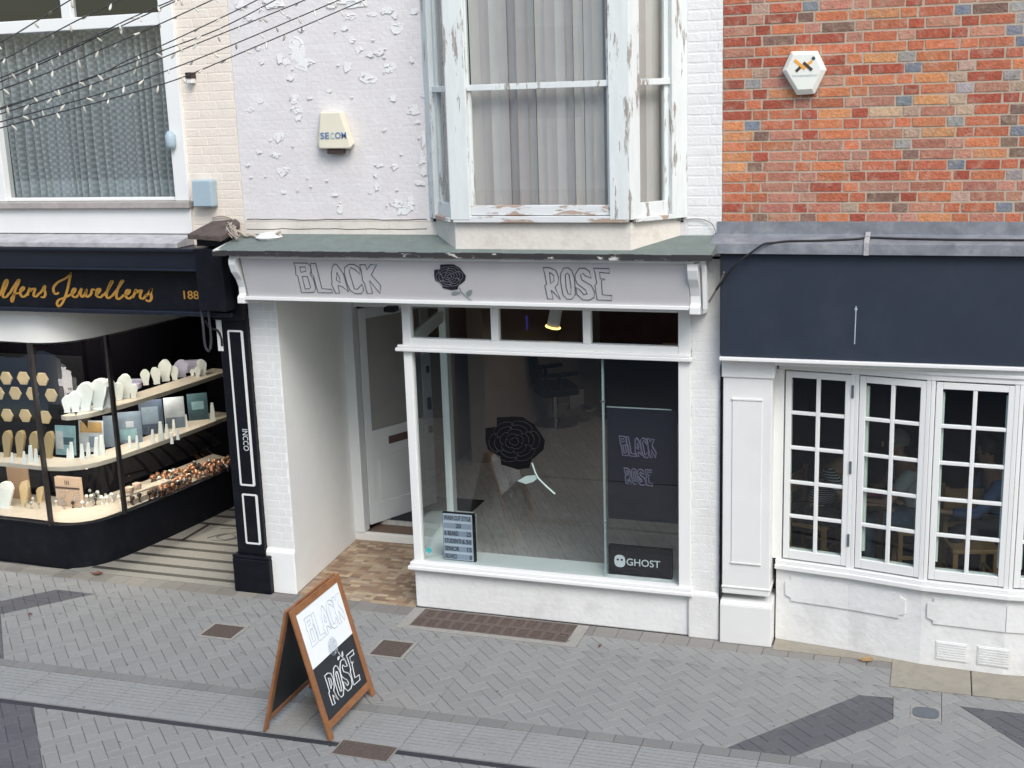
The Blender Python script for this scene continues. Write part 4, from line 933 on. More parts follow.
for z in(.92,1.95): b.box(q.x-.02,q.x+.02,.028,.034,z-.006,z+.006)
b.build('glass_clip',CHROME,SW)
# recess floor: mixed quarry tiles
tf=MB(); TP=[(.36,.27,.18),(.31,.215,.14),(.23,.155,.105),(.41,.33,.23),(.27,.18,.12),(.34,.27,.20)]; rr=random.Random(8)
reg=ccw([(-5.43,-.02),(-4.26,-.02),(-4.26,.22),(-4.49,1.44),(-5.545,1.5)])
y=-.02; r_=0
while y<1.5:
    x=-5.6-(.05 if r_%2 else 0)
    while x<-4.2:
        wd=rr.choice((.05,.1,.1)); q=inside([(x,y),(x+wd,y),(x+wd,y+.05),(x,y+.05)],reg)
        if q and area(q)>2e-4: c=rr.choice(TP); v=rr.uniform(.85,1.15); paver(tf,q,tuple(a*v for a in c),z=.004,g=.0007,bv=.0008)
        x+=wd
    y+=.05; r_+=1
tag(tf.build('tiled_lobby_floor',TILE,fix=False),kind='structure')
b=MB(); b.box(-5.55,-4.45,1.45,1.50,0,.085); b.build('door_step',W,MBg,bevel=.006)
b=MB(); b.box(-5.435,-4.3,1.50,1.75,.0,.078); b.build('threshold',TAN,MBg).data.materials[0]=mat('worn_threshold',(.16,.11,.08),.7,.2,20)
# door frame & open door
b=MB(); b.box(-5.56,-5.43,1.44,1.56,.085,2.70).box(-5.43,-4.45,1.47,1.56,2.42,2.70).box(-4.50,-4.45,1.47,1.56,.085,2.42); DF=b.build('door_frame',GREYDOOR,MBg,bevel=.006)
DR=bpy.data.objects.new('door',None)
H_=Vector((-5.435,1.57,.13)); E_=grd(442,500,.13); U_=(E_-H_); LW=min(U_.length,.93); U_.normalize(); N_=Vector((U_.y,-U_.x,0))
def leafbox(mb,u0,u1,z0,z1,n0,n1): mb.obox(H_+U_*((u0+u1)/2)+N_*((n0+n1)/2)+Z1*((z0+z1)/2),U_,Z1,N_,(u1-u0)/2,(z1-z0)/2,(n1-n0)/2)
b=MB(); leafbox(b,0,.09,0,2.25,-.02,.02); leafbox(b,LW-.12,LW,0,2.25,-.02,.02); leafbox(b,.09,LW-.12,0,.20,-.02,.02); leafbox(b,.09,LW-.12,.70,.98,-.02,.02); leafbox(b,.09,LW-.12,2.14,2.25,-.02,.02); leafbox(b,.09,LW-.12,.2,.70,-.012,.008)
leafbox(b,.16,LW-.16,.24,.66,.004,.012)
DO=b.build('door',GREYDOOR,MBg,bevel=.005)
b=MB(); leafbox(b,.09,LW-.12,.98,2.14,-.004,.004); b.build('door_glass',DGLASS,DO)
b=MB(); leafbox(b,.30,.60,.80,.88,.0205,.025); b.build('letter_plate',mat('brown_brass',(.12,.08,.07),.5,.1,5),DO)
b=MB(); leafbox(b,LW-.075,LW-.035,1.05,1.18,.02,.045); leafbox(b,LW-.07,LW-.04,1.45,1.52,.02,.04); leafbox(b,LW-.075,LW-.035,.8,.87,.02,.045); b.build('door_lock',BLK,DO)
t_=MB().box(-5.30,-4.55,1.78,2.6,.121,.130).build('door_mat',DOORMAT,bevel=.002); tag(t_,'dark door mat inside the open salon door','mat')
# salon interior
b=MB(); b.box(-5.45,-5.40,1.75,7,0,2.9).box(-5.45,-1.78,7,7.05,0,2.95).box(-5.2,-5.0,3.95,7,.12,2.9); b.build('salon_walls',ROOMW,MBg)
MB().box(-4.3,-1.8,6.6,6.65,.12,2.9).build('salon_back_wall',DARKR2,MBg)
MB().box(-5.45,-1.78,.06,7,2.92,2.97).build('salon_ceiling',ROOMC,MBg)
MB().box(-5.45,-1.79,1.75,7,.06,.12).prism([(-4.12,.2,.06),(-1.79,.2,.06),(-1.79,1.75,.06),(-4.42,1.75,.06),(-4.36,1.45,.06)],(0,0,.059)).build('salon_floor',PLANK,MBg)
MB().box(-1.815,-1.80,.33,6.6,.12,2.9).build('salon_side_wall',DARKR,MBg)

# barber chair
def barber(loc,rz,label):
    t=thing('barber_chair',label,'chair',(0,0,0)); 
    MB().lathe((0,0,0),[(.30,0),(.30,.015),(.1,.04),(.04,.06),(.04,.4),(.08,.42)],20).build('pedestal',CHROME,t)
    MB().box(-.26,.26,-.26,.26,.42,.55).build('seat',BLK,t,bevel=.03)
    b=MB(); b.prism([(-.25,.2,.55),(-.25,.3,.55),(-.25,.42,1.08),(-.25,.34,1.10)],(.5,0,0)); b.build('backrest',BLK,t,bevel=.02)
    for s in(-1,1):
        b=MB(); b.box(s*.29-.03,s*.29+.03,-.22,.25,.70,.75).box(s*.29-.015,s*.29+.015,.0,.05,.50,.70); b.build('armrest',BLK,t,bevel=.01)
    MB().box(-.18,.18,-.5,-.36,.16,.19).box(-.02,.02,-.4,-.2,.18,.44).build('footrest',CHROME,t)
    t.location=loc; t.rotation_euler=(0,0,rz); return t
q=grd(562,418,.12); barber(Vector((q.x,q.y-.3,.12)),2.2,'black barber chair on a chrome pedestal in the middle of the dark salon')
b=thing('salon_counter','dark salon counter against the far wall behind the barber chair','counter',(-3.6,6.3,.12))
MB().box(-4.2,-2.2,6.2,6.6,.95,1.0).build('worktop',BLK,b,bevel=.005); MB().box(-4.15,-2.25,6.25,6.58,.12,.95).build('cabinet',DARKR2,b)
t_=MB().box(-3.9,-3.55,6.28,6.5,1.0,1.12).build('folded_towels',RED,bevel=.02); tag(t_,'folded dark red towels on the salon counter','towels')
t_=MB().box(-3.4,-3.15,6.3,6.5,1.0,1.14).build('cardboard_box',TAN,bevel=.005); tag(t_,'small tan box on the salon counter beside the towels','box')
# ceiling fill lights added to brighten the salon, then the spotlight
for (x,y,rz) in ((-3.4,3.4,0),(-2.8,5.2,0)):
    t=thing('added_ceiling_fill','added round warm fill light '+('above the barber chair' if y<4 else 'near the back counter')+' inside the salon','light',(x,y,2.9))
    MB().lathe((x,y,2.87),[(.09,0),(.10,.02),(.10,.05)],16).build('housing',W,t); MB().lathe((x,y,2.864),[(.075,0),(.075,.005)],16).build('lens',mat('warm_fill_lens',(.9,.8,.6),.5,0,emit=(1,.7,.42),estr=1.5),t)
    a=bpy.data.lights.new('ceiling_fill_lamp','SPOT'); a.energy=13; a.spot_size=R(120); a.shadow_soft_size=.07; a.color=(1,.84,.7); ao=bpy.data.objects.new('ceiling_fill_lamp',a); COL.objects.link(ao); ao.parent=t; ao.location=(0,0,-.06)
t=thing('spotlight','white ceiling spotlight with a lit gold rim behind the clerestory glass','spotlight',(0,0,0)); q=at(553,327,.42); t.location=Vector((q.x+.03,.42,2.92))
A0=Vector((q.x+.05,.42,at(560,302,.42).z+.02)); A1=Vector((q.x,.42,q.z)); ax=(A1-A0).normalized()
MB().lathe(A0,[(.04,0),(.05,.02),(.055,(A1-A0).length)],16,ax).build('housing',mat('spot_housing',(.8,.78,.74),.4,.03),t,smooth=False)
b=MB(); 
P=[A1+(ax.cross(X1).normalized()*math.cos(2*PI*k/16)+ax.cross(ax.cross(X1)).normalized()*math.sin(2*PI*k/16))*.058 for k in range(17)]
b.tube(P,.009,5,cap=False); b.build('lit_rim',mat('lit_rim',(.9,.6,.2),.4,0,emit=(1,.62,.18),estr=2.2),t)
MB().tube([A0,A0+Vector((0,0,.1)),Vector((A0.x,.42,2.92))],.012,6).build('stem',BLK,t)
t_=MB().lathe((at(527,322,2.0).x,2.0,2.14),[(.012,0),(.012,.14)],8).build('blue_tube_light',mat('blue_glow',(.1,.1,.6),.4,0,emit=(.06,.06,.4),estr=.12)); tag(t_,'small blue glowing tube hanging in the dark salon','light')

# window decal rose
WD=thing('window_decal','large black rose sticker with a white leaf on the salon window','window sticker',(-3.28,.015,1.5))
def wdm(x,y,o): q=at(515+x*30,443-y*27,.018); return Vector((q.x,.018-o*.5-.0005,q.z))
rose(wdm,WD,mat('decal_black',(.004,.004,.005),.8,.1,spec=.1),mat('decal_line',(.026,.027,.032),.8,0,spec=.1),LEAFG,LEAFG,leaves=False,lw=.0028)
WL=mat('decal_pale_green',(.36,.47,.44),.5,.05)
b=MB(); P=[(517,481),(526,476),(536,475),(538,478),(533,482),(526,484)]; b.prism([at(x,y,.016) for x,y in P],(0,.002,0)); b.build('leaf',WL,WD)
b=MB(); b.tube([at(x,y,.016) for x,y in((532,463),(535,472),(538,478),(546,486),(555,494))],.008,5); b.build('stem',WL,WD)
# poster panel
PS=thing('window_panel','dark see through panel lettered BLACK ROSE hanging on the right of the salon window','window sign',(-2.26,.2,.7))
PX0,PX1,PZ0,PZ1=-2.515,-1.93,.93,1.885
MB().box(PX0,PX1,.10,.106,PZ0,PZ1).build('panel',mat('panel_black',(.008,.009,.017),.8,.1,spec=.1),PS)
MB().box(PX0,PX1-.05,.096,.104,PZ1,PZ1+.008).build('top_edge',EDGE,PS)
def panelpt(cx,cz,s): 
    return lambda x,y:Vector((cx+(x)*s,.0975,cz-y*s))
def filled(word_loops,fn,name,m,parent): return outl(word_loops,fn,.006,name,m,parent)
q0=at(619,436,.1); q1=at(656,458,.1)
outl(GL_B,lambda x,y:Vector((q0.x+(x-115)/745*(q1.x-q0.x),.0975,q0.z+(y-110)/260*(q1.z-q0.z))),.0062,'lettering',INKD,PS)
q2=at(624,468,.1); q3=at(653,486,.1)
outl(GL_R,lambda x,y:Vector((q2.x+(x-70)/372*(q3.x-q2.x),.0975,q2.z+(y-95)/177*(q3.z-q2.z))),.0062,'lettering',INKD,PS)
# GHOST sign
GS=thing('ghost_sign','black box sign reading GHOST with a white ghost face on the salon window deck','sign',(-2.25,.12,.435))
a=at(608,546,.10); c=at(672,582,.10)
gx0,gx1=a.x,c.x-.0; z0,z1=.437,.437+.255
MB().box(gx0,gx1,.10,.16,z0,z1).build('box',BLK,GS,bevel=.006)
gc=(gx0+.10,z0+.125); P=[]
for k in range(24):
    an=2*PI*k/24; P.append(Vector((gc[0]+.047*math.copysign(abs(math.cos(an))**.8,math.cos(an)),.0985,gc[1]+.055*math.copysign(abs(math.sin(an))**.75,math.sin(an)))))
gf=MB().prism(P,(0,.0012,0)).build('ghost_face',INKW,GS)
b=MB()
for s in(-1,1): b.lathe((gc[0]+s*.017,.0975,gc[1]+.012),[(.010,0),(.010,.0008)],10,Vector((0,1,0)))
b.build('eyes',BLK,GS)
text('GHOST',Vector((gc[0]+.058,.0998,gc[1]-.032)),X1,Z1,.062,INKW,'lettering',GS,width=.285,bold=.006)
b=MB()
for xx in(gx0+.13,gx1-.13): b.box(xx-.04,xx+.04,.09,.15,.4345,.4375)
b.build('foot',WG,GS)
# price board
PRb=thing('price_board','black framed letter board listing wash cut and beard prices in the salon window','price board',(-3.85,.1,.436))
a=at(441,513,.08); c=at(476,564,.08); bx0,bx1=a.x+.01,c.x+.0; z0,z1=.437,.437+.44
MB().box(bx0,bx1,.08,.11,z0,z1).build('board',BLK,PRb,bevel=.003)
rows=['WASH CUT STYLE','20','& BEARD      25','STUDENT  16.50','SENIOR      15','BEARD         8']
hh=(z1-z0-.016)/6
BK=mat('strip_grey',(.30,.35,.44),.5,.03); BK2=mat('strip_pale',(.55,.60,.68),.5,.03)
b=MB(); b.box(bx0+.006,bx1-.02,.077,.08,z0+.008,z1-.010); b.build('backing',BK2,PRb)
for i,s in enumerate(rows):
    zt=z1-.014-hh*(i+1); b=MB(); b.box(bx0+.012,bx1-.026,.0755,.077,zt+.012,zt+hh*.86); b.build('strip',BK,PRb)
    if i==1: text(s,Vector(((bx0+bx1)/2,.0755,zt+.018)),X1,Z1,hh*.58,BLK,'lettering',PRb,width=.05,bold=.015,center=True)
    else:
        parts=s.split('  '); L0=parts[0] if i else s
        if i==0: text(s,Vector((bx0+.016,.0755,zt+.018)),X1,Z1,hh*.58,BLK,'lettering',PRb,width=(bx1-bx0-.05),bold=.012)
        else:
            rt=parts[-1].strip(); text(L0,Vector((bx0+.016,.0755,zt+.018)),X1,Z1,hh*.58,BLK,'lettering',PRb,width=min(.022*len(L0.replace(' ','')),.145) if i!=2 else .13,bold=.012)
            text(rt,Vector((bx1-.034-.020*len(rt),.0755,zt+.018)),X1,Z1,hh*.58,BLK,'lettering',PRb,width=.020*len(rt),bold=.012)
q=at(429,550,.018); t_=MB().lathe((q.x,.012,q.z),[(.026,0),(.026,.002)],16,Vector((0,1,0))).build('round_sticker',mat('teal_sticker',(.05,.42,.42),.4,.05)); tag(t_,'small round teal sticker low on the left of the salon window','sticker')
# dark tray corner behind price board
# little lamp below the fascia
q=at(391,307,-.12); t_=thing('downlight','small dark downlight under the salon fascia above the lobby','light',(q.x,-.12,2.715))
MB().box(q.x-.05,q.x+.05,-.17,-.07,2.67,2.715).build('body',BLK,t_,bevel=.01); MB().box(q.x-.03,q.x+.03,-.15,-.09,2.664,2.67).build('lens',LEAFG,t_)

# ============================================================ RIGHT BUILDING
RB=thing('red_brick_building','red brick building with a navy board over a white multi-paned bow window','building',(.3,0,0))
MB().box(-1.565,2.6,0,.25,3.12,TOP).build('wall',MORT,RB)
b=MB(); bricks(b,-1.563,2.6,3.402,TOP,0,.004,.0125,jit=.003); b.build('brickwork',BRICK,RB,fix=False)
# lead flashing and cornice ledge
b=MB(); b.box(-1.60,2.6,-.014,-.0055,3.315,3.408); b.prism([(-1.62,-.006,3.318),(-1.62,-.20,3.262),(-1.62,-.20,3.188),(-1.62,-.19,3.188),(-1.62,-.006,3.24)],(4.22,0,0)); LF=b.build('lead_ledge',LEAD,RB)
x=-.55; b=MB()
for xx in(-.495,1.5): b.box(xx-.018,xx+.018,-.207,-.012,3.19,3.20); b.prism([(xx-.018,-.01,3.326),(xx-.018,-.204,3.270),(xx-.018,-.204,3.185),(xx-.018,-.209,3.185),(xx-.018,-.209,3.276),(xx-.018,-.01,3.334)],(.036,0,0))
b.build('lead_strap',LEDGE,LF)
MB().box(-1.56,2.6,-.10,0,2.40,3.24).build('board_backing',DARKR,RB)
NS=thing('navy_fascia','blank dark navy fascia board with a pale scratch beneath the lead ledge','sign board',(.5,-.14,2.4))
MB().box(-1.548,2.6,-.145,-.10,2.395,3.187).build('board',NAVY,NS,bevel=.003)
b=MB(); b.tube([at(856,306,-.146),at(855.5,320,-.146),at(855,330,-.146),at(854.5,344,-.146)],.004,4); b.lathe(at(856,309,-.145),[(.011,-.001),(.011,.002)],7,Vector((0,-1,0))); b.build('scratch',INKP,NS)
MB().box(-1.555,2.6,-.17,-.0,2.365,2.394).build('lip_moulding',WG,RB,bevel=.006)
# pilaster
b=MB(); b.box(-1.545,-1.165,-.035,.30,.42,2.21).box(-1.555,-1.150,-.05,.30,2.21,2.365).box(-1.557,-1.145,-.06,.3,.0,.335)
b.prism([(-1.557,-.06,.335),(-1.557,-.036,.365),(-1.557,.3,.365),(-1.557,.3,.335)],(.412,0,0)); b.box(-1.55,-1.158,-.043,.3,.47,.49)
PO=b.build('pilaster',W,RB,bevel=.008)
b=MB(); b.box(-1.47,-1.24,-.043,-.035,.70,2.03).box(-1.475,-1.235,-.05,-.036,2.03,2.045).box(-1.475,-1.235,-.05,-.036,.685,.70); b.build('raised_panel',W,PO,bevel=.003)
# dark gap between buildings
MB().box(-1.566,-1.559,-.036,.0,0,2.3).build('joint',BLK,RB)
# bow window
BW=[(-1.135,.125),(-.555,.045),(-.01,-.07),(.59,-.105),(1.19,-.04),(1.78,.09)]
bw_=[(a,b_) for a,b_ in BW]
MB().band(BW,0,.625,.2).box(1.78,2.6,.09,.3,0,2.4).build('bow_base',WR,RB,bevel=.006)
BWs=offset(BW,-.055)
b=MB(); b.band(BWs,.625,.665,.14); b.band(offset(BW,-.035),.665,.70,.12)
BO=b.build('bow_window',WG,RB,bevel=.006)
MB().band(offset(BW,-.02),2.257,2.365,.12).band(offset(BW,-.035),2.30,2.325,.1).build('head',WG,BO,bevel=.005)
MB().box(-1.145,2.0,-.10,.0,2.33,2.364).build('soffit_board',WG,RB)
ZB,ZT=.70,2.257
def face(i): A=Vector((*BW[i],0)); B=Vector((*BW[i+1],0)); U=(B-A).normalized(); return A,B,U,Vector((U.y,-U.x,0)),(B-A).length
for i in range(5):
    A,B,U,N,L=face(i)
    # posts
    b=MB(); 
    pw=.030 if i else .045
    for u,w_ in ((pw*.5 if i else 0,pw),(L-.016,.032)): b.obox(A+U*(u)+N*-.02+Z1*((ZB+ZT)/2),U,Z1,N,w_/2+ (0.02 if (i==0 and u==0) else 0),(ZT-ZB)/2,.035)
    b.build('post',WG,BO,bevel=.004)
    rb_=MB(); rb_.obox(A+U*(L/2)+N*-.05+Z1*(ZB+.04),U,Z1,N,L/2-.02,.045,.012); rb_.obox(A+U*(L/2)+N*-.05+Z1*(ZT-.03),U,Z1,N,L/2-.02,.035,.012); rb_.obox(A+U*.05+N*-.05+Z1*1.5,U,Z1,N,.045,.66,.012); rb_.obox(A+U*(L-.045)+N*-.05+Z1*1.5,U,Z1,N,.04,.66,.012); rb_.build('rebate',WG,BO)
    # casement
    u0=.035 if i else .055; u1=L-.027; fw=.046; z0,z1=ZB+.012,ZT-.012
    cs=MB()
    def seg2(ua,ub,za,zb_,n0,n1): cs.obox(A+U*((ua+ub)/2)+N*((n0+n1)/2)+Z1*((za+zb_)/2),U,Z1,N,(ub-ua)/2,(zb_-za)/2,(n1-n0)/2)
    seg2(u0,u0+fw,z0,z1,-.025,.012); seg2(u1-fw,u1,z0,z1,-.025,.012); seg2(u0+fw,u1-fw,z0,z0+.075,-.025,.012); seg2(u0+fw,u1-fw,z1-.05,z1,-.025,.012)
    uc=(u0+u1)/2; gz0,gz1=z0+.075,z1-.05
    seg2(uc-.015,uc+.015,gz0,gz1,-.02,.008)
    for k in range(1,5):
        zz=gz0+(gz1-gz0)*k/5; seg2(u0+fw,uc-.015,zz-.014,zz+.014,-.02,.006); seg2(uc+.015,u1-fw,zz-.014,zz+.014,-.02,.006)
    co=cs.build('casement',WG,BO,bevel=.004)
    g=MB(); g.obox(A+U*uc+N*-.008+Z1*((gz0+gz1)/2),U,Z1,N,(u1-u0)/2-.04,(gz1-gz0)/2+.01,.0018); g.build('pane',GLASS,BO)
    if i==0:
        for zz in(.93,1.52,2.12):
            h=MB(); h.obox(A+U*(u1+.01)+N*.017+Z1*zz,U,Z1,N,.009,.05,.006); h.build('hinge',IRON,BO)
# moulded panels with notched corners on the base
def notched(A,U,N,u0,u1,z0,z1,l=1,r=1):
    c=.045; P=[(u0+c,z1),(u1-c,z1),(u1-c,z1-c*.6),(u1,z1-c),(u1,z0+c),(u1-c,z0+c*.6),(u1-c,z0),(u0+c,z0),(u0+c,z0+c*.6),(u0,z0+c),(u0,z1-c),(u0+c,z1-c*.6)]
    if not l: P=P[:7]+[(u0,z0),(u0,z1)]
    if not r: P=[(u1,z1),(u1,z0)]+P[6:]+[P[0]] if False else [P[0],(u1,z1),(u1,z0)]+P[7:]
    b=MB(); b.prism([A+U*u+Z1*z+N*.0005 for u,z in P],N*.013); b.build('notched_panel',WR,RB,bevel=.004 if l and r else 0)
for i,(u0,u1) in ((0,(.12,.5)),):
    pass
A,B,U,N,L=face(0); A2,B2,U2,N2,L2=face(1)
notched(A,U,N,.08,L-.001,.355,.56,r=0); notched(A2,U2,N2,.001,L2-.12,.355,.56,l=0)
A,B,U,N,L=face(2); notched(A,U,N,.04,L-.001,.355,.56,r=0); A,B,U,N,L=face(3); notched(A,U,N,.001,L-.1,.355,.56,l=0)
# louvre vents
A,B,U,N,L=face(2)
for u0 in(.12,.42):
    b=MB(); b.obox(A+U*(u0+.11)+N*.003+Z1*.14,U,Z1,N,.115,.075,.003)
    for k in range(7): b.obox(A+U*(u0+.11)+N*.008+Z1*(.08+k*.02),U,Z1,N,.105,.006,.003)
    b.build('air_vent',WR,RB)
# interior
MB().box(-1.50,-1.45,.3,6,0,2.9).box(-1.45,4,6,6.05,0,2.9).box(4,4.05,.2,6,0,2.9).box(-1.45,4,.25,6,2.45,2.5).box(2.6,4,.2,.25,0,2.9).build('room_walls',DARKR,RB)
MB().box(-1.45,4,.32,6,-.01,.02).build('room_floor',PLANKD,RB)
MB().box(2.6,2.7,-.0,.3,0,TOP).build('end_wall',WR,RB)

# ------------------------------------------------------------ people
SKIN=mat('skin',(.42,.23,.16),.6,.05); HAIR=mat('brown_hair',(.04,.022,.014),.7,.2); HAIRG=mat('grey_hair',(.25,.24,.23),.7,.2)
DENIM=mat('blue_denim',(.10,.15,.24),.9,.15,30); DARKT=mat('dark_trousers',(.02,.022,.035),.9,.1); SHB=mat('blue_shirt',(.08,.14,.30),.9,.08); SHW=mat('white_top',(.55,.55,.58),.9,.05); SHOE=mat('dark_shoe',(.015,.012,.01),.5,.1)
DG=None
def skin_mesh(chains,root=0,sub=1):
    """chains: verts [(co,radius)], edges"""
    verts,edges=chains; me=bpy.data.meshes.new('sk'); me.from_pydata([v[0] for v in verts],edges,[])
    bm=bmesh.new(); bm.from_mesh(me); lay=bm.verts.layers.skin.verify(); bm.verts.ensure_lookup_table()
    for i,v in enumerate(bm.verts):
        r=verts[i][1]; v[lay].radius=(r,r) if not isinstance(r,tuple) else r; v[lay].use_root=(i==root)
    bm.to_mesh(me); bm.free(); o=bpy.data.objects.new('sk',me); COL.objects.link(o)
    o.modifiers.new('s','SKIN'); m=o.modifiers.new('u','SUBSURF'); m.levels=m.render_levels=sub
    dg=bpy.context.evaluated_depsgraph_get(); dg.update(); out=bpy.data.meshes.new_from_object(o.evaluated_get(dg)); 
    bpy.data.objects.remove(o); bpy.data.meshes.remove(me); return out
def to_obj(me,name,m,parent):
    me.materials.clear(); me.materials.append(m); me.polygons.foreach_set('use_smooth',[True]*len(me.polygons)); o=bpy.data.objects.new(name,me); COL.objects.link(o); o.parent=parent; return o
def person(label,loc,rz,shirt,trouser,hair,lean=.15,arm=(.30,.42),seat=.48,longsleeve=False):
    """seated figure facing local -y, origin on the floor below the pelvis"""
    t=thing('person',label,'person',loc); t.rotation_euler=(0,0,rz); s=seat
    L=lean; P=lambda x,y,z:(x,y,z)
    V=[];E=[]
    def v(co,r,par=None):
        V.append((co,r)); 
        if par is not None: E.append((par,len(V)-1))
        return len(V)-1
    pel=v((0,0,s+.09),(.155,.12)); wa=v((0,-.02*L*5,s+.24),(.135,.10),pel); ch=v((0,-.25*L-.02,s+.42),(.165,.115),wa); sh=v((0,-.35*L-.04,s+.535),(.12,.085),ch); nk=v((0,-.42*L-.06,s+.61),.052,sh)
    hj=v((0,-.48*L-.09,s+.67),.062,nk); hd=v((0,-.5*L-.10,s+.755),(.078,.095),hj); ht=v((0,-.5*L-.085,s+.83),(.062,.075),hd)
    shirtV=[(pel,.012),(wa,.016),(ch,.014),(sh,.014)]
    arms={}
    for sx in(-1,1):
        a=v((sx*.17,-.33*L-.03,s+.50),.058,sh); e=v((sx*.23,-.30*L-.13-arm[0]*.35,s+.26),.043,a); wv=v((sx*.13,-arm[0]-.16-.25*L,s+arm[1]-.17),.028,e); pm=v((sx*.105,-arm[0]-.235-.25*L,s+arm[1]-.165),(.038,.017),wv)
        for k in range(4):
            bx=sx*(.105+(-.027+.018*k)); f1_=v((bx,-arm[0]-.285-.25*L,s+arm[1]-.165),.0088,pm); ln=(.026,.032,.034,.028)[k]; f2_=v((bx,-arm[0]-.285-ln-.25*L,s+arm[1]-.172),.008,f1_); v((bx,-arm[0]-.285-ln*1.7-.25*L,s+arm[1]-.188),.007,f2_)
        th=v((sx*(.105-.04),-arm[0]-.225-.25*L,s+arm[1]-.17),.010,pm) if False else v((sx*.058,-arm[0]-.235-.25*L,s+arm[1]-.172),.0105,pm); v((sx*.048,-arm[0]-.268-.25*L,s+arm[1]-.18),.009,th)
        hip=v((sx*.10,-.03,s+.07),.09,pel); kn=v((sx*.14,-.44,s+.08),.065,hip); ak=v((sx*.14,-.42,.10),.042,kn); ft_=v((sx*.145,-.50,.045),.04,ak); v((sx*.15,-.60,.035),.032,ft_)
        arms[sx]=(a,e,wv,hip,kn,ak,ft_)
    bm_=skin_mesh((V,E),0,1); body=to_obj(bm_,'body',SKIN,t)
    # face on head: nose, brows, ears, mouth as one mesh with the body is too small to read; add features
    hc=Vector(V[hd][0]); f=MB(); 
    f.prism([hc+Vector((-.012,-.098,-.03)),hc+Vector((.012,-.098,-.03)),hc+Vector((0,-.10,.02))],(0,-.02,-.004)); f.build('nose',SKIN,None).parent=t
    f=MB(); 
    for sx in(-1,1): f.lathe(hc+Vector((sx*.03,-.096,.015)),[(.009,0),(.006,.006)],8,Vector((0,-1,0)))
    f.build('eyes',DBRN,None).parent=t
    f=MB(); f.box(hc.x-.022,hc.x+.022,hc.y-.097,hc.y-.088,hc.z-.055,hc.z-.048); f.build('mouth',RED,None).parent=t
    f=MB()
    for sx in(-1,1): f.lathe(hc+Vector((sx*.080,.0,-.005)),[(.02,-.006),(.024,.0),(.018,.008)],8,Vector((sx,0,0)))
    f.build('ears',SKIN,None).parent=t
    # shirt
    sv=[(V[pel][0],(.175,.14)),(V[wa][0],(.155,.118)),(V[ch][0],(.185,.132)),((V[sh][0][0],V[sh][0][1],V[sh][0][2]-.005),(.13,.098))]; se=[(0,1),(1,2),(2,3)]
    for sx in(-1,1):
        a,e,wv,*_=arms[sx]; n=len(sv); sv.append((V[a][0],.075)); 
        me_=Vector(V[a][0]).lerp(Vector(V[e][0]),.62); sv.append((tuple(me_),.066)); se+=[(3,n),(n,n+1)]
        if longsleeve: sv.append((V[e][0],.056)); sv.append((tuple(Vector(V[e][0]).lerp(Vector(V[wv][0]),.9)),.042)); se+=[(n+1,n+2),(n+2,n+3)]
    to_obj(skin_mesh((sv,se),0,1),'shirt',shirt,t)
    tv=[(V[pel][0][0:2]+(s+.08,),(.170,.135))]; te=[]
    for sx in(-1,1):
        *_,hip,kn,ak,ft_=arms[sx]; n=len(tv); tv+= [(V[hip][0],.105),(V[kn][0],.080),(tuple(Vector(V[kn][0]).lerp(Vector(V[ak][0]),.92)),.062)]; te+=[(0,n),(n,n+1),(n+1,n+2)]
    to_obj(skin_mesh((tv,te),0,1),'trousers',trouser,t)
    for sx in(-1,1):
        b=MB(); b.lathe((sx*.145,-.40,.0),[(.05,0),(.05,.05),(.04,.10)],10); b.prism([(sx*.145-.045,-.64,0),(sx*.145+.045,-.64,0),(sx*.145+.045,-.40,0),(sx*.145-.045,-.40,0)],(0,0,.06)); o=b.build('shoe',SHOE,None,bevel=.015); o.parent=t
    b=MB(); c=hc+Vector((0,.018,.03)); 
    for ring in range(1): pass
    vs=[];nn=12
    for j in range(7):
        ph=PI*.5*(j/6)*1.25; rr_=math.sin(ph)*.1; zz=math.cos(ph)*.105
        for k in range(nn): a_=2*PI*k/nn; yy=math.sin(a_)*rr_*1.08; yy=max(yy,-.065-(.03 if zz>.05 else 0)) ; vs.append(c+Vector((math.cos(a_)*rr_*.95,yy,zz)))
    b.add(vs,[(j*nn+k,j*nn+(k+1)%nn,(j+1)*nn+(k+1)%nn,(j+1)*nn+k) for j in range(6) for k in range(nn)]+[list(range(nn))]); o=b.build('hair',hair,None,smooth=True); o.parent=t
    return t
def stool(label,loc,rz,group=None):
    t=thing('wooden_chair',label,'chair',(0,0,0),group); 
    MB().box(-.2,.2,-.2,.2,.43,.47).build('seat',WOODL,t,bevel=.008)
    for sx in(-1,1):
        for sy in(-1,1): b=MB(); b.box(sx*.17-.02,sx*.17+.02,sy*.17-.02,sy*.17+.02,0,.43 if sy<0 else .92); b.build('leg',WOODL,t)
    MB().box(-.15,.15,.16,.18,.72,.9).box(-.15,.15,.16,.18,.55,.6).build('backrest',WOODL,t,bevel=.004); MB().box(-.15,.15,-.18,-.16,.2,.23).box(-.18,-.16,-.15,.15,.2,.23).box(.16,.18,-.15,.15,.2,.23).build('stretcher',WOODL,t)
    t.location=loc; t.rotation_euler=(0,0,rz); return t
def table(label,loc,w_=.35,d_=.35):
    t=thing('cafe_table',label,'table',(0,0,0)); MB().box(-w_,w_,-d_,d_,.71,.745).build('table_top',WOODD,t,bevel=.006)
    for sx in(-1,1):
        for sy in(-1,1): b=MB(); b.box(sx*(w_-.05)-.02,sx*(w_-.05)+.02,sy*(d_-.05)-.02,sy*(d_-.05)+.02,0,.71); b.build('leg',WOODD,t)
    t.location=loc; return t
person('person in a striped shirt seated at the table behind the left casement',(-.97,1.75,.02),R(72),STRIPESHIRT,DARKT,HAIR,lean=.5)
stool('wooden chair under the person in the striped shirt',(-.99,1.77,.02),R(72))
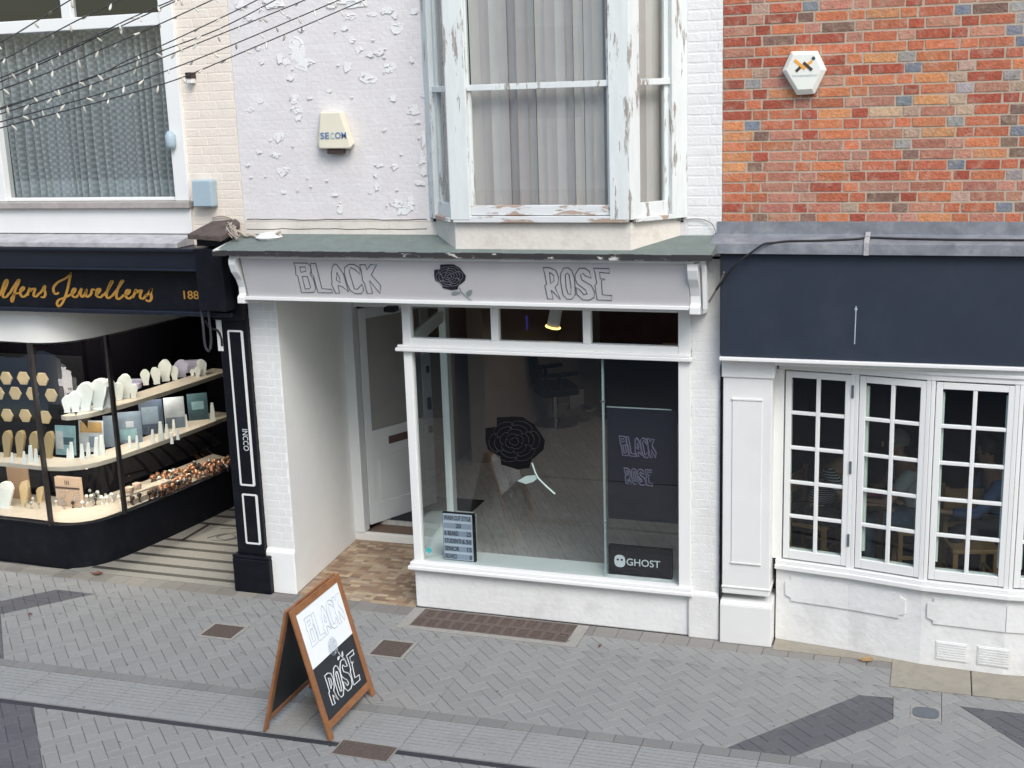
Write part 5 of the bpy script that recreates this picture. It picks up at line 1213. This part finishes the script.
person('person in blue jeans and pale top seated behind the middle casement',(-.10,1.80,.02),R(-80),SHW,DENIM,HAIRG,lean=.2)
stool('wooden chair under the person in the pale top',(-.08,1.80,.02),R(-80))
table('dark cafe table between the striped shirt and the pale top diners',(-.54,1.72,.02),.2,.32)
person('person in a blue shirt seated behind the third casement',(.62,1.70,.02),R(-75),SHB,DARKT,HAIR,lean=.15,longsleeve=True)
stool('blond wood chair showing behind the lower panes of the third casement',(.36,1.45,.02),R(15))
t_=MB().box(-.2,.2,-.12,.12,0,.05).build('magenta_cushion',mat('magenta_cloth',(.35,.02,.10),.8,.1),bevel=.015); tag(t_,'magenta cushion on the dark cafe table','cushion'); t_.location=(-.50,1.75,.766); t_.scale=(.6,.6,.5)

# ============================================================ A BOARD
AB=thing('sandwich_board','wooden framed sandwich board lettered BLACK ROSE standing on the ribbed paving','sandwich board',(-4.17,-2.0,0))
apex=Vector((-4.17,0,.955)); ftF=Vector((-3.90,0,0)); ftB=Vector((-4.445,0,0)); ya_,yb_=-2.375,-1.625
def leafpanel(foot,sgn):
    V=(apex+Vector((.024*sgn,0,0))-foot); Ls=V.length; V.normalize(); U=Vector((0,1,0)) if sgn>0 else Vector((0,-1,0)); N=U.cross(V).normalized()
    O=Vector((foot.x,ya_ if sgn>0 else yb_,0)); W2=yb_-ya_; fw=.055; th=.020
    def bx(mb,u0,u1,v0,v1,n0,n1): mb.obox(O+U*((u0+u1)/2)+V*((v0+v1)/2)+N*((n0+n1)/2),U,V,N,(u1-u0)/2,(v1-v0)/2,(n1-n0)/2)
    b=MB(); bx(b,0,fw,0.004,Ls,-th,0); bx(b,W2-fw,W2,0.004,Ls,-th,0); bx(b,fw,W2-fw,Ls-fw,Ls-.001,-th,-.001); bx(b,fw,W2-fw,.072,.072+fw,-th,-.001)
    b.build('frame',WOODF,AB,bevel=.005)
    b=MB(); bx(b,fw-.005,W2-fw+.005,.072+fw-.005,Ls-fw+.005,-th+.004,-.010); pb=b.build('chalkboard',CHALKB,AB)
    v0=.072+fw; v1=Ls-fw; vm=v0+(v1-v0)*.49
    b=MB(); bx(b,fw,W2-fw,vm,v1,-.0098,-.0075); b.build('white_half',WHITEP,AB)
    iw=W2-2*fw; cu=W2/2
    def mp(x,y,x0,x1,y0,y1,ua,ub,va,vb,skew=.0): 
        u=ua+(x-x0)/(x1-x0)*(ub-ua); v_=vb-(y-y0)/(y1-y0)*(vb-va); return O+U*u+V*v_+N*-.0068
    outl(GL_B,lambda x,y:mp(x-.27*(y-110),y,60,800,110,372,fw+.04,W2-fw-.04,vm+.13,v1-.06),.0035,'lettering',INKP,AB)
    outl(GL_R,lambda x,y:mp(x-.2*(y-95),y,55,420,95,272,fw+.10,W2-fw-.07,v0+.06,vm-.10),.0045,'lettering',INKW,AB)
    RF=lambda x,y,o:O+U*(cu+.01+x*.075)+V*(vm+.03+y*.082)+N*(-.0066+o)
    rose(RF,AB,CHALKB,INKP,INKW,INKW,leaves=True,lw=.0016,petals=False)
    return U,V,N
leafpanel(ftF,1); leafpanel(ftB,-1)
b=MB()
for y_ in(ya_+.08,yb_-.08): b.box(-4.185,-4.155,y_-.03,y_+.03,.925,.945)
b.build('hinge',IRON,AB)

# ============================================================ small fittings
def alarm_hex():
    t=thing('alarm_box','ivory hexagonal alarm box with an orange and brown cross on the red brick wall','alarm box',(-.88,-.05,4.45)); y0=-.006
    P=[(792,51.5),(818,51),(827,70),(815,94),(797.5,95),(783,71)]; Q=[(795,52),(816,52),(824,69.5),(812,90),(797,90.5),(786,70.5)]
    lo=[at(x,y,-.006) for x,y in P]; c=sum(lo,Vector())/6
    md=[Vector((c.x+(p.x-c.x)*1.0,-.055,c.z+(p.z-c.z)*1.0)) for p in lo]; hi=[Vector((c.x+(p.x-c.x)*.80,-.085,c.z+.006+(p.z-c.z)*.80)) for p in lo]
    b=MB(); b.add(lo+md+hi,[list(range(12,18))]+[(i,(i+1)%6,6+(i+1)%6,6+i) for i in range(6)]+[(6+i,6+(i+1)%6,12+(i+1)%6,12+i) for i in range(6)]); b.build('cover',PVCW,t,bevel=.004)
    def bar(p,q,m,r=.0105):
        a=at(*p,-.086); b_=at(*q,-.086); d_=(b_-a); l=d_.length; d_.normalize(); n=Vector((0,-1,0)); u=d_.cross(n); x=MB(); x.obox((a+b_)/2,d_,u,n,l/2,r,.0015); x.build('logo_bar',m,t)
    bar((794.5,60),(805,69),ORNG); bar((803,68),(812,61),ORNG,.009); bar((796,71.5),(800.5,67),DBRN,.010)
    a=at(803.5,62.5,-.0885); b_=at(812,70,-.0885); d_=(b_-a); l=d_.length; d_.normalize(); x=MB(); x.obox((a+b_)/2,d_,d_.cross(Vector((0,-1,0))),Vector((0,-1,0)),l/2,.010,.0015); x.build('logo_bar',DBRN,t)
    c=at(813.5,58.3,-.086); MB().lathe(c,[(.013,0),(.013,.003)],12,Vector((0,-1,0))).build('logo_dot',mat('logo_dark_green',(.03,.08,.07),.5,0),t)
    p=at(792.5,77,-.0855); text('innovation',Vector((p.x,-.0855,p.z)),X1,Z1,.017,INKP,'lettering',t,width=.175)
alarm_hex()
def alarm_sec():
    t=thing('alarm_box','cream tapered alarm box lettered SECOM on the lilac white wall','alarm box',(-4.75,-.05,4.0))
    P=[(320,112),(345,112),(355,143),(351,149),(319,149),(317,143)]; lo=[at(x,y,-.004) for x,y in P]; c=sum(lo,Vector())/6; 
    hi=[at(x,y,-.10) for x,y in((320,112.5),(340,112),(351,147),(349,148.5),(319.5,148.5),(319,146))]
    b=MB(); b.add(lo+hi,[list(range(6,12))]+[(i,(i+1)%6,6+(i+1)%6,6+i) for i in range(6)]+[list(range(6))[::-1]]); b.build('cover',PVC,t,bevel=.008)
    q=at(336,150,-.05); MB().box(q.x-.07,q.x+.07,-.08,-.01,q.z-.03,q.z+.01).build('strobe_base',DBRN,t,bevel=.008)
    p=at(320.5,139,-.105); q=at(347,139,-.105)
    w=(q.x-p.x); text('SE',Vector((p.x,-.1045,p.z)),X1,Z1,.052,BLUE1,'lettering',t,width=w*.33,bold=.012); text('C',Vector((p.x+w*.38,-.1045,p.z)),X1,Z1,.052,TEAL1,'lettering',t,width=w*.15,bold=.012); text('OM',Vector((p.x+w*.56,-.1045,p.z)),X1,Z1,.052,BLUE1,'lettering',t,width=w*.42,bold=.012)
alarm_sec()
a=at(191,180,-.08); c=at(214,207,-.08); t_=thing('junction_box','pale blue plastic junction box beside the left upstairs window','junction box',((a.x+c.x)/2,0,c.z))
MB().box(a.x+.01,c.x,-.10,-.004,c.z,a.z).build('lid',PBLUE,t_,bevel=.015); MB().box(a.x+.02,c.x-.01,-.104,-.1,c.z+.01,a.z-.01).build('lid_panel',PBLUE,t_,bevel=.002)
# small camera-like fitting where a fairy cable meets the wall
q=at(190,76,-.05); t_=thing('cable_hook','dark cable hook with a white block on the cream wall','hook',q); MB().box(q.x-.03,q.x+.03,-.08,-.004,q.z-.02,q.z+.03).build('bracket',MESHG,t_,bevel=.005); MB().box(q.x-.025,q.x+.025,-.07,-.01,q.z-.06,q.z-.02).build('block',W,t_,bevel=.005)
# white boss on the right frame
q=at(171,138,-.05); t_=MB().lathe((q.x,-.06,q.z-.09),[(.03,0),(.045,.03),(.045,.11),(.02,.15)],12).build('wall_light',PBLUE,smooth=True); tag(t_,'small pale blue fitting fixed to the left window frame','fitting')
# rotten cap board
A_=[at(187,233,-.30),at(219,236,-.34),at(240,224,-.04),at(214,220,-.03)]
z_=3.33; t_=thing('cap_board','weathered brown board capping the black pilaster head','board',(-5.9,-.2,3.3))
P=[(-6.10,-.33),(-5.86,-.36),(-5.70,-.06),(-5.70,-.01),(-6.0,-.01)]
P=[at(187,234,-.34),at(221,236.5,-.36),at(236,228,-.10),at(240,222,-.02),at(236,218.5,-.01),at(212,221,-.01)]
b=MB(); b.prism(P,(0,0,-.045)); o=b.build('board',ROT,t_,bevel=.008); MB().box(-6.0,-5.74,-.27,-.01,3.222,3.31).build('block',BLACKP,t_)
t_=thing('frayed_cord','tangle of frayed pale cord over the end of the green canopy','cord',(-5.65,-.1,3.3)); rr=random.Random(21)
for k in range(9):
    q=at(rr.uniform(226,236),rr.uniform(222,228),-.1); e=at(rr.uniform(226,240),rr.uniform(234,241),-.25); m=(q+e)/2+Vector((rr.uniform(-.04,.04),-.03,rr.uniform(0,.04)))
    b=MB(); b.tube(smoothpath([q,m,e],5),.005,5); b.build('strand',ROPE,t_)
b=MB(); P=[at(x,y,-.12) for x,y in((232,230),(240,232),(246,236),(252,235),(258,237),(266,234),(272,236),(280,232))]; b.tube(smoothpath([Vector((p.x,p.y,max(p.z,3.268))) for p in P],5),.013,6); b.build('strand',ROPE,t_,smooth=True)
b=MB(); P=[at(x,y,-.02) for x,y in((212,218),(222,216),(232,219),(236,226),(238,232))]; b.tube(smoothpath(P,5),.006,5); b.build('strand',ROPE,t_)
q=at(270,229,-.08); t_=MB().lathe((q.x,-.10,3.262),[(.10,0),(.12,.02),(.08,.05),(.03,.06)],9).build('plaster_lump',FLAKE); tag(t_,'lump of white plaster lying on the green canopy','rubble')
b=MB(); q=grd(689.5,235,3.24); b.lathe((q.x,q.y,3.235),[(.05,0),(.055,.02),(.045,.05),(.015,.06)],7); t_=b.build('brick_fragment',STONER); tag(t_,'broken piece of red brick lying on the right end of the canopy','rubble')
b=MB(); q=grd(356,238,3.24); b.lathe((q.x,q.y,3.235),[(.03,0),(.035,.008),(.01,.015)],7); t_=b.build('brick_fragment',STONER); tag(t_,'small flat brown fragment lying mid way along the canopy','rubble')
# cable on right ledge
def cable(name,label,pts,r,m):
    b=MB(); b.tube(smoothpath(pts,6),r,6); o=b.build(name,m,smooth=True); return tag(o,label,'cable')
def led(px,py):
    """point lying on the sloping lead"""
    n=Vector((0,-.056,.194)).normalized(); P0=Vector((0,-.006,3.318)); d_=_ray(px,py); t=(P0+n*.010-CAM).dot(n)/d_.dot(n); return CAM+d_*t
cable('black_cable','black cable sagging along the lead ledge over the navy board',[at(716,290,-.15),at(722,282,-.18),at(732,269,-.225),at(741,260,-.235),at(752,252,-.228),led(764,244),led(775,242.5),led(790,241),led(820,240.5),led(855,239),led(870,237.5),led(900,238.5),led(950,239.5),led(1010,240),led(1060,240)],.008,CABLE)
cable('grey_wire','thin grey wire looping from the brick corner beneath the bay',[at(640,224,-.05),at(660,222,-.02),at(680,220,-.02),at(700,219,-.02),at(712,224,-.03),at(716,234,-.03)],.004,GREYC)
cable('twisted_wire','twisted wires hanging beside the right end of the salon sign',[at(724,272,-.18),at(722,278,-.16),at(716,290,-.10),at(709,302,-.06)],.008,GREYC)
cable('dark_hose','dark cable looping down the right end of the jewellers board',[at(190,262,-.22),at(197,264,-.24),at(199,275,-.24),at(200,300,-.24),at(203,325,-.22),at(205,345,-.18),at(209,351,-.15),at(211,340,-.15),at(209,318,-.2),at(207,300,-.24),at(205,280,-.24),at(203,262,-.25)],.011,mat('grey_black_cable',(.05,.05,.058),.5,.1))
cable('black_lead','short black lead curling beside the pilaster top',[at(205,320,-.12),at(210,328,-.1),at(217,330,-.08),at(221,337,-.06),at(222,346,-.06)],.010,CABLE)
t_=MB().box(at(218,320,-.02).x,at(223,320,-.02).x,-.04,-.0,at(218,350,-.02).z,at(218,318,-.02).z).build('white_plate',W,bevel=.003); tag(t_,'narrow white plate beside the top of the black pilaster','plate'); t_.location=(-.0,-.02,0)
# leaves
def leaf(px,py,s,m,label,rz):
    q=grd(px,py); n=9; P=[(math.cos(2*PI*k/n)*s*(1 if k%2 else .6),math.sin(2*PI*k/n)*s*.45*(1 if k%2 else .7),.012*(k%3)+.004) for k in range(n)]
    b=MB(); b.add(P+[(p[0],p[1],p[2]+.002) for p in P],[list(range(n))[::-1],list(range(n,2*n))]+[(i,(i+1)%n,n+(i+1)%n,n+i) for i in range(n)]); o=b.build('fallen_leaf',m); o.location=q+Vector((0,0,.004)); o.rotation_euler=(0,0,rz); tag(o,label,'leaf')
leaf(97,575,.07,LEAFR,'curled reddish brown leaf on the paving below the jewellers window',.2); leaf(866,661.5,.075,LEAFM,'tan dead leaf on the paving under the bow window',.1)
leaf(600,648,.02,LEAFR,'tiny brown leaf on the paving right of the cellar grate',.6); leaf(30,616,.025,LEAFR,'tiny dark leaf on the pale blocks beside the left dark band',0)

# ============================================================ fairy lights strung across the street
BP=MB().lathe((0,0,0),[(.004,0),(.0055,-.012),(.0075,-.020),(.008,-.034),(.005,-.046),(.001,-.050)],8); BPo=BP.build('bulb',BULB,smooth=True)
BPs=MB().lathe((0,0,0),[(.0045,.012),(.0045,-.006)],6)
STR=[('topmost',[(-60,66),(0,42),(35,22),(62,5),(100,-18)]),('second',[(-60,86),(0,61),(42,39),(78,20),(115,2),(150,-18)]),('third',[(-60,100),(0,78),(47,58.5),(91,38),(128,19.5),(173,0),(210,-16)]),('fourth',[(-60,103),(0,82),(47,61),(91,40),(130,22),(178,0),(215,-17)]),
 ('fifth',[(-60,112),(0,90),(52,71),(101,49.5),(162,23),(212,0),(250,-18)]),('sixth',[(-60,126),(0,108),(91,78),(128,60),(164,44.5),(229,14),(257,0),(300,-22)]),('seventh',[(-60,128),(0,109.5),(110,70.5),(164,50),(221,28),(275,0),(310,-20)]),
 ('eighth',[(-60,133),(0,114),(110,78),(221,34),(300,2),(345,-18)]),('ninth',[(-60,140),(0,122),(110,91),(166,71),(232,45),(339,0),(380,-18)]),('lowest',[(-60,146),(0,128),(110,99),(175,80),(229,58),(364,0),(405,-20)])]
first=True; rr=random.Random(31)
for si,(nm,pp) in enumerate(STR):
    x0,x1=pp[0][0],pp[-1][0]; off=rr.uniform(-.2,.2)
    P=[at(x,y,-3.3+off+(x+60)/430*2.55) for x,y in pp]; S=smoothpath(P,8)
    t=thing('fairy_light_string',f'{nm} string of unlit fairy lights crossing the upper left corner' if nm in('topmost','lowest') else f'string of unlit fairy lights, {nm} from the top at the left edge','string lights',tuple(P[0]),'fairy light strings across the street')
    b=MB(); b.tube(S,.0042,5); b.build('cable',CABLE,t)
    dist=0; nxt=rr.uniform(.05,.15); 
    for a,b_ in zip(S,S[1:]):
        l=(b_-a).length
        while dist+l>nxt:
            p=a+(b_-a)*((nxt-dist)/l); o=BPo if first else BPo.copy()
            if not first: COL.objects.link(o)
            first=False; o.parent=t; o.location=p-t.location; o.rotation_euler=(rr.uniform(-.9,.9),rr.uniform(-1.1,1.1),0); s_=rr.uniform(.8,1.15); o.scale=(s_,s_,s_)
            nxt+=rr.uniform(.13,.19)
        dist+=l

# ============================================================ opposite side of the street (seen in reflections)
OB=thing('opposite_building','building across the street seen only as a reflection, upper wall paled for fill light','building',(-4,-12,0))
OBK=mat('opposite_brick',(.20,.085,.05),.9,.3,3,.2,30); OBC=mat('opposite_fill_cream',(.66,.64,.60),.9,.1,2)  # upper wall set pale to bounce fill light across the street
MB().box(-14,9,-12.3,-12,3.2,6.6).box(-14,9,-12.3,-12,2.8,3.2).build('wall',OBC,OB)
b=MB(); c=MB()
for x in range(-13,8,3):
    b.box(x,x+1.3,-12.02,-11.97,3.9,5.6); c.box(x+.1,x+1.2,-11.97,-11.96,4.0,5.5)
o=b.build('window_frames',W,OB); c.build('window_glass',DGLASS,OB)
MB().box(-14,9,-12.3,-12.02,0,2.8).build('shopfront',OBK,OB)
g=MB()
for x in range(-13,8,4): g.box(x,x+2.2,-12.02,-11.99,.7,2.5)
g.build('shop_glass',DARKR,OB)

# ============================================================ light
wd=bpy.data.worlds.new('World'); scn.world=wd; wd.use_nodes=True; nt=wd.node_tree; bg=nt.nodes['Background']
sky=nt.nodes.new('ShaderNodeTexSky'); sky.sky_type='NISHITA'; sky.sun_disc=False; sky.sun_elevation=R(52); sky.sun_rotation=R(200); sky.air_density=1.4; sky.dust_density=2.2; sky.ozone_density=1
nt.links.new(sky.outputs[0],bg.inputs[0]); bg.inputs[1].default_value=.15
sd=bpy.data.lights.new('sun','SUN'); sd.energy=1.5; sd.angle=R(28); sd.color=(1,.985,.965); so=bpy.data.objects.new('sun',sd); COL.objects.link(so)
dv=Vector((.75,-1.0,1.3)).normalized(); so.rotation_euler=dv.to_track_quat('Z','Y').to_euler()
sky.sun_elevation=math.asin(dv.z); sky.sun_rotation=math.atan2(dv.x,dv.y)
vs_=scn.view_settings; vs_.view_transform='Standard'; vs_.look='None'; vs_.exposure=.55; vs_.gamma=1; vs_.use_curve_mapping=False
scn.render.engine='CYCLES'; scn.cycles.max_bounces=8; scn.cycles.transparent_max_bounces=24
scn.render.resolution_x=1024; scn.render.resolution_y=768
